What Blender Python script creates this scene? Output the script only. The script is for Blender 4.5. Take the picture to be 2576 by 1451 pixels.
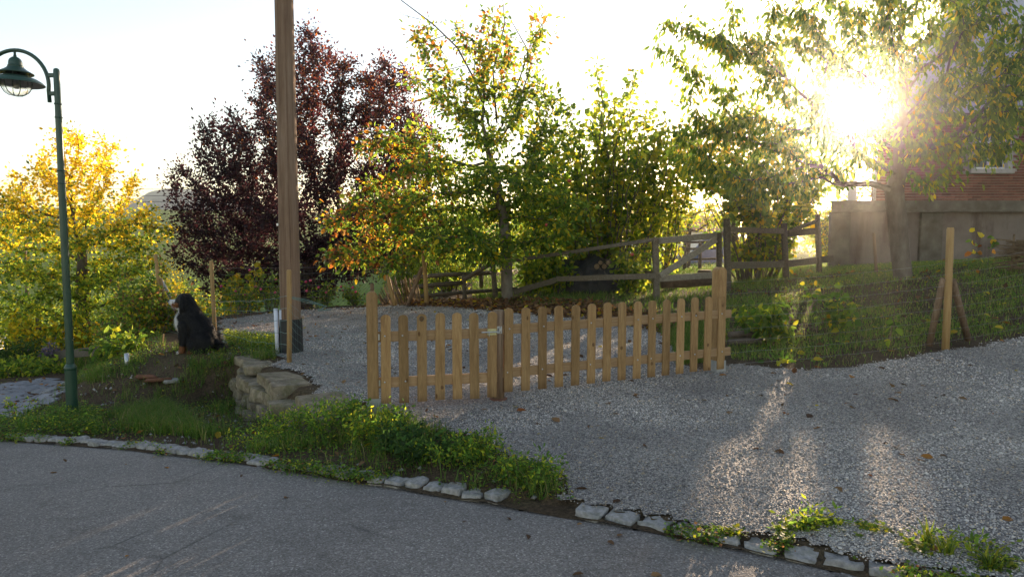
import bpy, bmesh, math, random
import numpy as np
from mathutils import Vector, Matrix, noise as mnoise

# ------------------------------------------------------------------ scene, camera, sky, sun
scene = bpy.context.scene
for o in list(bpy.data.objects):
    bpy.data.objects.remove(o)
PITCH = math.radians(4.16)
CAMZ = 1.6
F = 1717.3                      # focal length in units of a 2576 px wide picture
cam_data = bpy.data.cameras.new('camera')
cam_data.lens = 24.0
cam_data.sensor_width = 36.0
cam_data.clip_start = 0.05
cam_data.clip_end = 6000
cam = bpy.data.objects.new('camera', cam_data)
cam.location = (0, 0, CAMZ)
cam.rotation_euler = (math.radians(90) - PITCH, 0, 0)
scene.collection.objects.link(cam)
scene.camera = cam

SUN_EL = math.radians(9.6)
SUN_AZ = math.radians(26.3)     # clockwise from +Y
SUN = Vector((math.sin(SUN_AZ) * math.cos(SUN_EL), math.cos(SUN_AZ) * math.cos(SUN_EL), math.sin(SUN_EL)))
world = bpy.data.worlds.new('World')
scene.world = world
world.use_nodes = True
wn = world.node_tree
wn.nodes.clear()
sky = wn.nodes.new('ShaderNodeTexSky')
sky.sky_type = 'NISHITA'
sky.sun_disc = False
sky.sun_elevation = SUN_EL
sky.sun_rotation = SUN_AZ
sky.altitude = 300
sky.air_density = 1.0
sky.dust_density = 0.4
sky.ozone_density = 1.0
bg = wn.nodes.new('ShaderNodeBackground')
bg.inputs['Strength'].default_value = 0.15
wo = wn.nodes.new('ShaderNodeOutputWorld')
wn.links.new(sky.outputs['Color'], bg.inputs['Color'])
wn.links.new(bg.outputs['Background'], wo.inputs['Surface'])

sun_data = bpy.data.lights.new('sun', 'SUN')
sun_data.energy = 5.0
sun_data.angle = math.radians(0.5)
sun_data.color = (1.0, 0.86, 0.66)
sun = bpy.data.objects.new('sun', sun_data)
sun.rotation_euler = (-SUN).to_track_quat('-Z', 'Y').to_euler()
sun.location = SUN * 60
scene.collection.objects.link(sun)

scene.view_settings.view_transform = 'Standard'
scene.view_settings.look = 'None'
scene.view_settings.exposure = 1.40
scene.view_settings.gamma = 1.0
scene.view_settings.use_white_balance = True        # the camera's white balance, set for open shade
scene.view_settings.white_balance_temperature = 7700
scene.view_settings.white_balance_tint = 20
scene.view_settings.use_curve_mapping = False
scene.render.engine = 'CYCLES'
cy = scene.cycles
cy.max_bounces = 7
cy.diffuse_bounces = 3
cy.glossy_bounces = 2
cy.transmission_bounces = 4
cy.volume_bounces = 0
cy.transparent_max_bounces = 8
cy.caustics_reflective = False
cy.caustics_refractive = False
cy.sample_clamp_indirect = 6.0
cy.use_denoising = True

C = scene.collection
RNG = np.random.default_rng(7)
random.seed(7)
CP, SP = math.cos(PITCH), math.sin(PITCH)


def ray(px, py):
    u = (px - 1288.0) / F
    v = (725.5 - py) / F
    return np.array([u, CP + v * SP, -SP + v * CP])


def at(px, py, Y):
    d = ray(px, py)
    t = Y / d[1]
    return np.array([d[0] * t, Y, CAMZ + d[2] * t])


# ------------------------------------------------------------------ terrain
def tps(pts):
    P = np.array([(a, b) for a, b, _ in pts], float)
    z = np.array([c for _, _, c in pts], float)
    n = len(P)
    d = np.hypot(P[:, None, 0] - P[None, :, 0], P[:, None, 1] - P[None, :, 1])
    K = d * 1.0
    K = K + np.eye(n) * 0.01
    A = np.zeros((n + 3, n + 3))
    A[:n, :n] = K
    A[:n, n] = 1
    A[:n, n + 1:] = P
    A[n, :n] = 1
    A[n + 1:, :n] = P.T
    w = np.linalg.solve(A, np.concatenate([z, np.zeros(3)]))

    def f(x, y):
        x = np.asarray(x, float)
        y = np.asarray(y, float)
        out = w[n] + w[n + 1] * x + w[n + 2] * y
        for i in range(n):
            out = out + w[i] * np.sqrt((x - P[i, 0]) ** 2 + (y - P[i, 1]) ** 2 + 0.15)
        return out
    return f


UPPER = tps([(0.5, 3.9, 0), (1.74, 3.27, 0), (2.6, 2.8, 0), (6, 1.5, .05), (-.6, 4.46, -.03), (-1.3, 6.1, .03), (0, 6.5, .085),
             (2.35, 7.5, .12), (3.5, 5, .06), (6, 4, .12), (-3.3, 9.3, .02), (-4.6, 9.9, 0), (-2.8, 9.6, .03), (0, 10, .06),
             (0, 15.5, .22), (-2.3, 16, .1), (-5, 14.7, .03), (3.2, 14.5, .33), (5.3, 8.2, .25), (6.5, 8.6, .32), (7.4, 13, .88),
             (9, 19, .8), (15, 18, .95), (11, 13, 1.3), (10, 9, .75), (10, 4, .3), (4.5, 17, .4), (5, 25, .35), (0, 22, .15),
             (-3, 20, -.1), (12, 30, .6), (0, 35, 0), (6, 50, -.05), (20, 10, 1.2), (20, 25, 1.0)])
KERB = [(7.5, 0.4, .06), (4.4, 1.95, .01), (2.6, 2.85, 0), (1.74, 3.27, 0), (.777, 3.79, 0), (-.588, 4.46, -.03), (-2.0, 5.25, -.12),
        (-3.37, 6.05, -.25), (-4.97, 6.70, -.36), (-9, 7.9, -.72), (-16, 9.2, -1.2)]
LOWER = tps([k for k in KERB if k[0] < 1] + [(-1.6, 6.5, -.14), (-2.6, 7.2, -.40), (-3.6, 8.7, -.58), (-4.9, 7.5, -.37), (-6.6, 9.0, -.73),
             (-8, 10.9, -.76), (-7.2, 11.7, -.76), (-11, 10.5, -.95), (-12, 14, -1.05), (-8, 13.5, -.85), (-6, 17, -.8), (-9, 17, -1.3),
             (-4, 18, -.8), (-2, 19, -.5), (-15, 22, -2.2), (-6, 24, -1.5), (-2.3, 5.9, -.24), (-.9, 4.8, -.06), (-20, 14, -1.8)])
# edge between the upper yard and the lower verge / garden: x, y, width of the slope
EDGE = [(0.6, 2.6, .3), (-.55, 4.75, .35), (-1.35, 5.85, .3), (-1.75, 6.35, .25), (-2.2, 6.98, .12), (-2.85, 7.95, .12), (-3.5, 9.0, .18),
        (-3.72, 9.22, .9), (-4.2, 9.5, 1.9), (-5.1, 9.95, 2.3), (-5.75, 10.9, 1.7), (-6.2, 12.5, 1.4), (-6.5, 14.4, 1.3), (-4, 15.9, 1.2), (-2.2, 16.6, 1.2),
        (-1.4, 18, 1.5), (-1.8, 26, 3), (-4, 60, 10)]


def seg_dist(x, y, poly):
    """signed distance (positive to the left of the walking direction), third value interpolated at the nearest point"""
    best = np.full(x.shape, 1e9)
    sgn = np.ones(x.shape)
    val = np.zeros(x.shape)
    for a, b in zip(poly[:-1], poly[1:]):
        ax, ay, bx, by = a[0], a[1], b[0], b[1]
        dx, dy = bx - ax, by - ay
        L2 = dx * dx + dy * dy
        t = np.clip(((x - ax) * dx + (y - ay) * dy) / L2, 0, 1)
        qx, qy = ax + t * dx, ay + t * dy
        d = np.hypot(x - qx, y - qy)
        cr = dx * (y - ay) - dy * (x - ax)
        m = d < best - 1e-9
        best = np.where(m, d, best)
        sgn = np.where(m, np.sign(cr), sgn)
        val = np.where(m, a[2] + t * (b[2] - a[2]), val)
    return best * sgn, val


def sstep(a, b, t):
    t = np.clip((t - a) / (b - a), 0, 1)
    return t * t * (3 - 2 * t)


def vnoise(x, y, s=1.0, seed=0):
    """cheap smooth value noise"""
    x = np.asarray(x) * s + seed * 17.3
    y = np.asarray(y) * s - seed * 9.1
    xi, yi = np.floor(x).astype(int), np.floor(y).astype(int)
    fx, fy = x - xi, y - yi
    fx, fy = fx * fx * (3 - 2 * fx), fy * fy * (3 - 2 * fy)

    def h(i, j):
        n = (i * 374761393 + j * 668265263 + seed * 1442695) & 0xffffffff
        n = ((n ^ (n >> 13)) * 1274126177) & 0xffffffff
        return ((n ^ (n >> 16)) & 0xffff) / 65535.0
    return (h(xi, yi) * (1 - fx) + h(xi + 1, yi) * fx) * (1 - fy) + (h(xi, yi + 1) * (1 - fx) + h(xi + 1, yi + 1) * fx) * fy


def H(x, y, raw=False):
    x = np.atleast_1d(np.asarray(x, float))
    y = np.atleast_1d(np.asarray(y, float))
    d, w = seg_dist(x, y, EDGE)
    t = sstep(0, 1, d / w)
    up, lo = UPPER(x, y), LOWER(x, y)
    z = up * (1 - t) + np.minimum(lo, up + .05) * t
    slope = t * (1 - t) * 4
    z = z + slope * (vnoise(x, y, 3.0, 3) - .5) * .10 + (vnoise(x, y, 1.3, 4) - .5) * .02
    r = np.hypot(x, y)
    # far land: a valley to the left that rises to a green slope, gentle ground elsewhere
    wl = sstep(-0.12, -0.30, x / np.maximum(y, 1e-3)) * (y > 0)
    left = np.interp(r, [20, 34, 60, 100, 160, 260, 330, 3000], [-1.6, -3.2, -6, -5.5, 0, 11.5, 13, 12])
    right = np.interp(r, [20, 60, 200, 3000], [.3, 0, .3, 2.0])
    far = left * wl + right * (1 - wl)
    k = sstep(22, 34, r)
    z = z * (1 - k) + far * k
    if not raw:
        kd, kz = seg_dist(x, y, KERB)
        road = (kd > 0) & (r < 40)
        z = np.where(road, np.minimum(kz - .10, z), z)
    return z


def hz(x, y):
    return float(H(x, y)[0])


def gp(px, py):
    """the point of the ground seen at a place of the picture"""
    d = ray(px, py)
    lo, prev = 2.0, 2.0
    ts = np.concatenate([np.arange(2.0, 40, .05), np.arange(40, 400, .5)])
    X, Y, Z = d[0] * ts, d[1] * ts, CAMZ + d[2] * ts
    below = Z < H(X, Y, raw=True)
    i = int(np.argmax(below)) if below.any() else len(ts) - 1
    return np.array([X[i], Y[i], float(H(X[i], Y[i], raw=True)[0])])


def inpoly(x, y, poly):
    x = np.asarray(x)
    y = np.asarray(y)
    c = np.zeros(x.shape, bool)
    n = len(poly)
    for i in range(n):
        x0, y0 = poly[i][0], poly[i][1]
        x1, y1 = poly[(i + 1) % n][0], poly[(i + 1) % n][1]
        m = ((y0 > y) != (y1 > y)) & (x < (x1 - x0) * (y - y0) / (y1 - y0 + 1e-12) + x0)
        c ^= m
    return c


# ------------------------------------------------------------------ mesh helpers
class MB:
    def __init__(self):
        self.v, self.f, self.s = [], [], []

    def add(self, v, f, smooth=False):
        o = len(self.v)
        self.v.extend([tuple(map(float, p)) for p in v])
        self.f.extend([tuple(i + o for i in q) for q in f])
        self.s.extend([smooth] * len(f))
        return self

    def box(self, c, size, R=None, bevel=0.0):
        sx, sy, sz = [k / 2 for k in size]
        if bevel > 0:
            b = min(bevel, sx * .9, sy * .9, sz * .9)
            bm = bmesh.new()
            bmesh.ops.create_cube(bm, size=1)
            for w in bm.verts:
                w.co = Vector((w.co.x * size[0], w.co.y * size[1], w.co.z * size[2]))
            bmesh.ops.bevel(bm, geom=list(bm.edges), offset=b, segments=1, affect='EDGES')
            bm.verts.index_update()
            v = [w.co.copy() for w in bm.verts]
            f = [[w.index for w in q.verts] for q in bm.faces]
            bm.free()
        else:
            v = [Vector((x, y, z)) for x in (-sx, sx) for y in (-sy, sy) for z in (-sz, sz)]
            f = [(0, 1, 3, 2), (4, 6, 7, 5), (0, 4, 5, 1), (2, 3, 7, 6), (0, 2, 6, 4), (1, 5, 7, 3)]
        if R is not None:
            v = [R @ p for p in v]
        return self.add([p + Vector(c) for p in v], f)

    def beam(self, a, b, w, h, up=(0, 0, 1), bevel=0.0):
        a, b = Vector(a), Vector(b)
        x = (b - a).normalized()
        u = Vector(up)
        y = u.cross(x)
        if y.length < 1e-4:
            y = Vector((0, 1, 0)).cross(x)
        y.normalize()
        z = x.cross(y)
        R = Matrix((x, y, z)).transposed()
        return self.box((a + b) / 2, ((b - a).length, w, h), R, bevel)

    def tube(self, pts, rad, n=8, cap=True, smooth=True):
        pts = [Vector(p) for p in pts]
        if not hasattr(rad, '__len__'):
            rad = [rad] * len(pts)
        t0 = (pts[1] - pts[0]).normalized()
        a = Vector((0, 0, 1)) if abs(t0.z) < .9 else Vector((1, 0, 0))
        u = t0.cross(a).normalized()
        vs, fs = [], []
        for i, p in enumerate(pts):
            if i == 0:
                t = t0
            elif i == len(pts) - 1:
                t = (pts[i] - pts[i - 1]).normalized()
            else:
                t = (pts[i + 1] - pts[i - 1]).normalized()
            u = (u - t * u.dot(t)).normalized()
            w = t.cross(u)
            for k in range(n):
                q = 2 * math.pi * k / n
                vs.append(p + (u * math.cos(q) + w * math.sin(q)) * rad[i])
        for i in range(len(pts) - 1):
            for k in range(n):
                k2 = (k + 1) % n
                fs.append((i * n + k, i * n + k2, (i + 1) * n + k2, (i + 1) * n + k))
        self.add(vs, fs, smooth)
        if cap:
            o = len(self.v) - len(vs)
            self.f.append(tuple(o + k for k in reversed(range(n))))
            self.f.append(tuple(o + (len(pts) - 1) * n + k for k in range(n)))
            self.s += [False, False]
        return self

    def lathe(self, c, prof, n=20, smooth=True):
        c = Vector(c)
        vs, fs = [], []
        for r, z in prof:
            for k in range(n):
                q = 2 * math.pi * k / n
                vs.append(c + Vector((r * math.cos(q), r * math.sin(q), z)))
        for i in range(len(prof) - 1):
            for k in range(n):
                k2 = (k + 1) % n
                fs.append((i * n + k, i * n + k2, (i + 1) * n + k2, (i + 1) * n + k))
        return self.add(vs, fs, smooth)

    def ellipsoid(self, c, r, R=None, n=12, m=8):
        c = Vector(c)
        vs, fs = [], []
        for i in range(m + 1):
            th = math.pi * i / m
            for k in range(n):
                q = 2 * math.pi * k / n
                p = Vector((r[0] * math.sin(th) * math.cos(q), r[1] * math.sin(th) * math.sin(q), r[2] * math.cos(th)))
                vs.append(c + (R @ p if R is not None else p))
        for i in range(m):
            for k in range(n):
                k2 = (k + 1) % n
                fs.append((i * n + k, (i + 1) * n + k, (i + 1) * n + k2, i * n + k2))
        return self.add(vs, fs, True)

    def prism(self, poly, y0, y1, R=None, c=(0, 0, 0)):
        """outline in x,z extruded along y"""
        n = len(poly)
        v = [Vector((x, y0, z)) for x, z in poly] + [Vector((x, y1, z)) for x, z in poly]
        if R is not None:
            v = [R @ p for p in v]
        v = [p + Vector(c) for p in v]
        f = [tuple(range(n)), tuple(range(2 * n - 1, n - 1, -1))]
        f += [(i, i + n, (i + 1) % n + n, (i + 1) % n) for i in range(n)]
        return self.add(v, f)

    def mesh(self, name, off=(0, 0, 0)):
        me = bpy.data.meshes.new(name)
        off = Vector(off)
        me.from_pydata([tuple(Vector(p) - off) for p in self.v], [], self.f)
        if any(self.s):
            me.polygons.foreach_set('use_smooth', self.s)
        me.update()
        return me


def np_mesh(name, V, Fq=None, Ft=None, col=None, smooth=False):
    """fast mesh from arrays: V (n,3), Fq (m,4), Ft (k,3), col (n,3) per vertex"""
    me = bpy.data.meshes.new(name)
    V = np.asarray(V, np.float32)
    parts, starts, tot, nf = [], [], 0, 0
    if Fq is not None and len(Fq):
        parts.append(np.asarray(Fq, np.int32).ravel())
        starts.append(np.arange(len(Fq)) * 4)
        tot += len(Fq) * 4
        nf += len(Fq)
    if Ft is not None and len(Ft):
        parts.append(np.asarray(Ft, np.int32).ravel())
        starts.append(np.arange(len(Ft)) * 3 + tot)
        tot += len(Ft) * 3
        nf += len(Ft)
    me.vertices.add(len(V))
    me.vertices.foreach_set('co', V.ravel())
    me.loops.add(tot)
    me.loops.foreach_set('vertex_index', np.concatenate(parts))
    me.polygons.add(nf)
    me.polygons.foreach_set('loop_start', np.concatenate(starts).astype(np.int32))
    if smooth:
        me.polygons.foreach_set('use_smooth', np.ones(nf, bool))
    if col is not None:
        a = me.color_attributes.new('Col', 'FLOAT_COLOR', 'POINT')
        c4 = np.ones((len(V), 4), np.float32)
        c4[:, :3] = col
        a.data.foreach_set('color', c4.ravel())
    me.update(calc_edges=True)
    me.validate()
    return me


def wloc(o):
    p = Vector((0, 0, 0))
    while o is not None:
        p += o.location
        o = o.parent
    return p


def link(o, m=None, parent=None):
    C.objects.link(o)
    if parent is not None:
        o.parent = parent
    if m is not None and o.data is not None:
        if len(o.data.materials) == 0:
            o.data.materials.append(m)
    return o


def obj(name, mb, m, parent=None):
    """mesh given in world coordinates -> one object (local to its parent)"""
    off = wloc(parent) if parent is not None else Vector((0, 0, 0))
    me = mb.mesh(name, off) if isinstance(mb, MB) else mb
    if not isinstance(mb, MB) and off.length > 0:
        me.transform(Matrix.Translation(-off))
    return link(bpy.data.objects.new(name, me), m, parent)


def tag(o, label=None, cat=None, group=None, kind=None):
    if label:
        o['label'] = label
    if cat:
        o['category'] = cat
    if group:
        o['group'] = group
    if kind:
        o['kind'] = kind
    return o


def thing(name, loc, label, cat, group=None):
    o = bpy.data.objects.new(name, None)
    o.empty_display_size = .1
    o.location = Vector([float(k) for k in loc])
    C.objects.link(o)
    return tag(o, label, cat, group)


def inst(name, me, loc, R, parent=None, m=None, off=None):
    """an object that shares a mesh; loc in world coordinates"""
    o = bpy.data.objects.new(name, me)
    C.objects.link(o)
    o.parent = parent
    o.location = Vector([float(k) for k in loc]) - (off if off is not None else (wloc(parent) if parent else Vector((0, 0, 0))))
    if R is not None:
        o.rotation_euler = R.to_euler() if isinstance(R, Matrix) else R
    if m is not None and len(me.materials) == 0:
        me.materials.append(m)
    return o


# ------------------------------------------------------------------ materials
def new_mat(name):
    m = bpy.data.materials.new(name)
    m.use_nodes = True
    nt = m.node_tree
    nt.nodes.clear()
    out = nt.nodes.new('ShaderNodeOutputMaterial')
    return m, nt, out


def ramp(nt, fac, stops):
    r = nt.nodes.new('ShaderNodeValToRGB')
    els = r.color_ramp.elements
    while len(els) > 1:
        els.remove(els[0])
    els[0].position = stops[0][0]
    els[0].color = (*stops[0][1], 1)
    for p, c in stops[1:]:
        e = els.new(p)
        e.color = (*c, 1)
    nt.links.new(fac, r.inputs['Fac'])
    return r.outputs['Color']


def coords(nt, scale=(1, 1, 1), rand=0.0, kind='Object'):
    tc = nt.nodes.new('ShaderNodeTexCoord')
    mp = nt.nodes.new('ShaderNodeMapping')
    mp.inputs['Scale'].default_value = scale
    nt.links.new(tc.outputs[kind], mp.inputs['Vector'])
    if rand:
        oi = nt.nodes.new('ShaderNodeObjectInfo')
        mu = nt.nodes.new('ShaderNodeMath')
        mu.operation = 'MULTIPLY'
        mu.inputs[1].default_value = rand
        nt.links.new(oi.outputs['Random'], mu.inputs[0])
        nt.links.new(mu.outputs[0], mp.inputs['Location'])
    return mp.outputs['Vector']


def ntex(nt, vec, scale, detail=4, rough=.6, dist=0.0):
    n = nt.nodes.new('ShaderNodeTexNoise')
    n.inputs['Scale'].default_value = scale
    n.inputs['Detail'].default_value = detail
    n.inputs['Roughness'].default_value = rough
    n.inputs['Distortion'].default_value = dist
    nt.links.new(vec, n.inputs['Vector'])
    return n.outputs['Fac']


def vtex(nt, vec, scale, feature='F1', out='Distance'):
    n = nt.nodes.new('ShaderNodeTexVoronoi')
    n.feature = feature
    n.inputs['Scale'].default_value = scale
    nt.links.new(vec, n.inputs['Vector'])
    return n.outputs[out]


def mixc(nt, a, b, fac, mode='MIX'):
    n = nt.nodes.new('ShaderNodeMix')
    n.data_type = 'RGBA'
    n.blend_type = mode
    for sock, v in ((n.inputs['Factor'], fac), (n.inputs[6], a), (n.inputs[7], b)):
        if hasattr(v, 'links'):
            nt.links.new(v, sock)
        elif hasattr(v, '__len__'):
            sock.default_value = (*v, 1)
        else:
            sock.default_value = v
    return n.outputs[2]


def bumpn(nt, h, strength, dist=.02, prev=None):
    b = nt.nodes.new('ShaderNodeBump')
    b.inputs['Strength'].default_value = strength
    b.inputs['Distance'].default_value = dist
    nt.links.new(h, b.inputs['Height'])
    if prev is not None:
        nt.links.new(prev, b.inputs['Normal'])
    return b.outputs['Normal']


def bsdf(nt, out, col, rough=.8, spec=.3, normal=None, metal=0.0):
    p = nt.nodes.new('ShaderNodeBsdfPrincipled')
    if hasattr(col, 'links'):
        nt.links.new(col, p.inputs['Base Color'])
    else:
        p.inputs['Base Color'].default_value = (*col, 1)
    if hasattr(rough, 'links'):
        nt.links.new(rough, p.inputs['Roughness'])
    else:
        p.inputs['Roughness'].default_value = rough
    p.inputs['Specular IOR Level'].default_value = spec
    p.inputs['Metallic'].default_value = metal
    if normal is not None:
        nt.links.new(normal, p.inputs['Normal'])
    if out is not None:
        nt.links.new(p.outputs['BSDF'], out.inputs['Surface'])
    return p


def noisy(name, stops, scale=6, rough=.8, spec=.3, bump=.3, bscale=40, stretch=(1, 1, 1), rand=5.0, bdist=.01, metal=0.0, dist=0.0, varied=0.0):
    m, nt, out = new_mat(name)
    vec = coords(nt, stretch, rand)
    col = ramp(nt, ntex(nt, vec, scale, 5, .6, dist), stops)
    if varied:
        oi = nt.nodes.new('ShaderNodeObjectInfo')
        hs = nt.nodes.new('ShaderNodeHueSaturation')
        mr = nt.nodes.new('ShaderNodeMapRange')
        mr.inputs['To Min'].default_value = 1 - varied
        mr.inputs['To Max'].default_value = 1 + varied
        nt.links.new(oi.outputs['Random'], mr.inputs['Value'])
        nt.links.new(mr.outputs[0], hs.inputs['Value'])
        nt.links.new(col, hs.inputs['Color'])
        col = hs.outputs['Color']
    n = bumpn(nt, ntex(nt, vec, bscale, 4), bump, bdist)
    bsdf(nt, out, col, rough, spec, n, metal)
    return m


def leaf_mat(name, trans=.5, gain=2.0, rough=.55, spec=.25, tint=(1.0, 1.0, .8)):
    """leaf colour from the mesh, part of the light passes through the blade"""
    m, nt, out = new_mat(name)
    at_ = nt.nodes.new('ShaderNodeAttribute')
    at_.attribute_name = 'Col'
    p = bsdf(nt, None, at_.outputs['Color'], rough, spec)
    tr = nt.nodes.new('ShaderNodeBsdfTranslucent')
    tc = mixc(nt, at_.outputs['Color'], (gain * tint[0], gain * tint[1], gain * tint[2]), 1.0, 'MULTIPLY')
    nt.links.new(tc, tr.inputs['Color'])
    mx = nt.nodes.new('ShaderNodeMixShader')
    mx.inputs[0].default_value = trans
    nt.links.new(p.outputs[0], mx.inputs[1])
    nt.links.new(tr.outputs[0], mx.inputs[2])
    nt.links.new(mx.outputs[0], out.inputs['Surface'])
    return m


def col_mat(name, rough=.85, spec=.3, bump=0.0, bscale=60):
    m, nt, out = new_mat(name)
    at_ = nt.nodes.new('ShaderNodeAttribute')
    at_.attribute_name = 'Col'
    nrm = bumpn(nt, ntex(nt, coords(nt), bscale), bump, .01) if bump else None
    bsdf(nt, out, at_.outputs['Color'], rough, spec, nrm)
    return m


M = {}
M['leaf'] = leaf_mat('leaf', .62, 3.0)
M['leaf_dark'] = leaf_mat('leaf_purple', .4, 2.2, tint=(1.2, .8, .9))
M['grass'] = leaf_mat('grass_blade', .45, 2.0)
M['litter'] = leaf_mat('dead_leaf', .25, 1.6, .75, .2)
M['bark'] = noisy('bark', [(.25, (.045, .034, .026)), (.55, (.10, .08, .062)), (.8, (.17, .15, .12))], 5, .9, .2, .8, 18, (1, 1, .25), bdist=.03)
M['bark_grey'] = noisy('bark_grey', [(.25, (.07, .055, .045)), (.55, (.15, .125, .10)), (.8, (.24, .21, .17))], 6, .9, .2, .7, 22, (1, 1, .4), bdist=.02)
def grain(name, stops, stretch, rand, crack=.5, dirt=None, varied=.2, knots=0.0, rough=.75):
    """sawn or round timber: long grain, dark checks, knots, dirt towards the foot"""
    m, nt, out = new_mat(name)
    vec = coords(nt, stretch, rand)
    col = ramp(nt, ntex(nt, vec, 3.0, 6, .65, 1.0), stops)
    fine = ramp(nt, ntex(nt, coords(nt, tuple(k * 6 for k in stretch), rand), 5.0, 4, .7), [(.3, (.72, .70, .68)), (.65, (1.1, 1.1, 1.1))])
    col = mixc(nt, col, fine, 1, 'MULTIPLY')
    ck = ntex(nt, coords(nt, (stretch[0] * 3.2, stretch[1] * 3.2, stretch[2] * .5), rand), 4.0, 3, .5)
    ckr = ramp(nt, ck, [(.30, (1 - crack, 1 - crack, 1 - crack)), (.36, (1, 1, 1))])
    col = mixc(nt, col, ckr, 1, 'MULTIPLY')
    if knots:
        kd = vtex(nt, coords(nt, (7, 7, 3.2), rand), 1.0)
        kr = ramp(nt, kd, [(knots * .6, (.42, .33, .27)), (knots, (1, 1, 1))])
        col = mixc(nt, col, kr, 1, 'MULTIPLY')
    oi = nt.nodes.new('ShaderNodeObjectInfo')
    hs = nt.nodes.new('ShaderNodeHueSaturation')
    mr = nt.nodes.new('ShaderNodeMapRange')
    mr.inputs['To Min'].default_value = 1 - varied
    mr.inputs['To Max'].default_value = 1 + varied
    nt.links.new(oi.outputs['Random'], mr.inputs['Value'])
    nt.links.new(mr.outputs[0], hs.inputs['Value'])
    nt.links.new(col, hs.inputs['Color'])
    col = hs.outputs['Color']
    if dirt:
        tc = nt.nodes.new('ShaderNodeTexCoord')
        sx = nt.nodes.new('ShaderNodeSeparateXYZ')
        nt.links.new(tc.outputs['Object'], sx.inputs[0])
        ad = nt.nodes.new('ShaderNodeMath')
        ad.operation = 'MULTIPLY_ADD'
        ad.inputs[1].default_value = .16
        nt.links.new(ntex(nt, vec, 6, 4), ad.inputs[0])
        nt.links.new(sx.outputs['Z'], ad.inputs[2])
        dr = ramp(nt, ad.outputs[0], [(dirt * .4, (.55, .50, .46)), (dirt + .06, (1, 1, 1))])
        col = mixc(nt, col, dr, 1, 'MULTIPLY')
    n = bumpn(nt, ck, .35, .006)
    n = bumpn(nt, ntex(nt, vec, 30, 4), .25, .004, n)
    bsdf(nt, out, col, rough, .25, n)
    return m


M['picket'] = grain('impregnated_pine', [(.25, (.21, .11, .046)), (.45, (.31, .18, .078)), (.62, (.365, .222, .102)), (.8, (.43, .28, .145))], (5, 5, .45), 20, .22, .10, .24, .09)
M['rail'] = noisy('impregnated_rail', [(.2, (.24, .135, .062)), (.5, (.34, .205, .105)), (.8, (.43, .28, .155))], 9, .7, .3, .25, 40, (.45, 6, 6), 20, .004, dist=.5, varied=.10)
M['knot'] = noisy('wood_knot', [(.3, (.11, .055, .022)), (.7, (.2, .10, .04))], 60, .7, .3, .2, 80)
M['pole'] = grain('utility_pole_wood', [(.25, (.13, .075, .048)), (.5, (.225, .138, .09)), (.7, (.29, .195, .14)), (.85, (.34, .27, .22))], (5, 5, .16), 0, .55, None, .02, .055, .85)
M['stake'] = noisy('stake_wood', [(.2, (.24, .13, .05)), (.5, (.33, .20, .085)), (.8, (.40, .26, .125))], 8, .75, .25, .3, 40, (5, 5, .4), 9, .005, dist=.4, varied=.12)
M['stake_dark'] = noisy('weathered_stake', [(.2, (.10, .06, .035)), (.5, (.19, .12, .075)), (.8, (.28, .2, .14))], 8, .85, .2, .4, 40, (5, 5, .4), 9, .006, varied=.2)
M['old_wood'] = noisy('old_grey_timber', [(.2, (.055, .042, .030)), (.5, (.11, .09, .066)), (.8, (.19, .16, .125))], 8, .85, .2, .5, 35, (3, 3, 3), 9, .006, dist=1.0, varied=.2)
M['steel'] = noisy('galvanised_steel', [(.3, (.38, .40, .42)), (.7, (.56, .58, .6))], 18, .38, .5, .05, 60, metal=.75)
M['brass'] = noisy('yellow_passivated_steel', [(.3, (.42, .40, .22)), (.7, (.6, .58, .36))], 30, .35, .5, .05, 60, metal=.7)
M['lamp_green'] = noisy('lamp_green_paint', [(.3, (.006, .040, .024)), (.7, (.011, .058, .034))], 6, .38, .5, .05, 90, bdist=.002)
M['lamp_inner'] = noisy('shade_underside', [(.3, (.45, .42, .38)), (.7, (.6, .57, .52))], 6, .5, .4, .02, 50)
M['plastic_black'] = noisy('black_plastic', [(.3, (.012, .013, .014)), (.7, (.025, .026, .028))], 8, .5, .4, .25, 25)
M['plastic_white'] = noisy('white_conduit', [(.3, (.50, .52, .58)), (.7, (.68, .70, .76))], 8, .45, .4, .05, 40)
M['wire_green'] = noisy('green_wire', [(.3, (.10, .20, .17)), (.7, (.16, .28, .24))], 8, .45, .4, .0, 40)
M['wire'] = noisy('zinc_wire', [(.3, (.22, .22, .22)), (.7, (.32, .32, .32))], 8, .3, .5, .0, 40, metal=.85)
M['terracotta'] = noisy('terracotta', [(.3, (.11, .05, .032)), (.7, (.19, .088, .056))], 12, .85, .2, .2, 50)
M['plaster'] = None
M['glass'] = None


def mk_ground():
    m, nt, out = new_mat('soil')
    v = coords(nt)
    c1 = ramp(nt, ntex(nt, v, 2.2, 8, .7), [(.3, (.066, .044, .028)), (.5, (.125, .088, .057)), (.68, (.15, .118, .066)), (.8, (.10, .11, .04))])
    c2 = ramp(nt, ntex(nt, v, 38, 4, .7), [(.3, (.35, .35, .35)), (.7, (1.25, 1.2, 1.15))])
    col = mixc(nt, c1, c2, 1.0, 'MULTIPLY')
    n = bumpn(nt, ntex(nt, v, 14, 8, .75), .9, .06)
    bsdf(nt, out, col, .95, .1, n)
    return m


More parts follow.
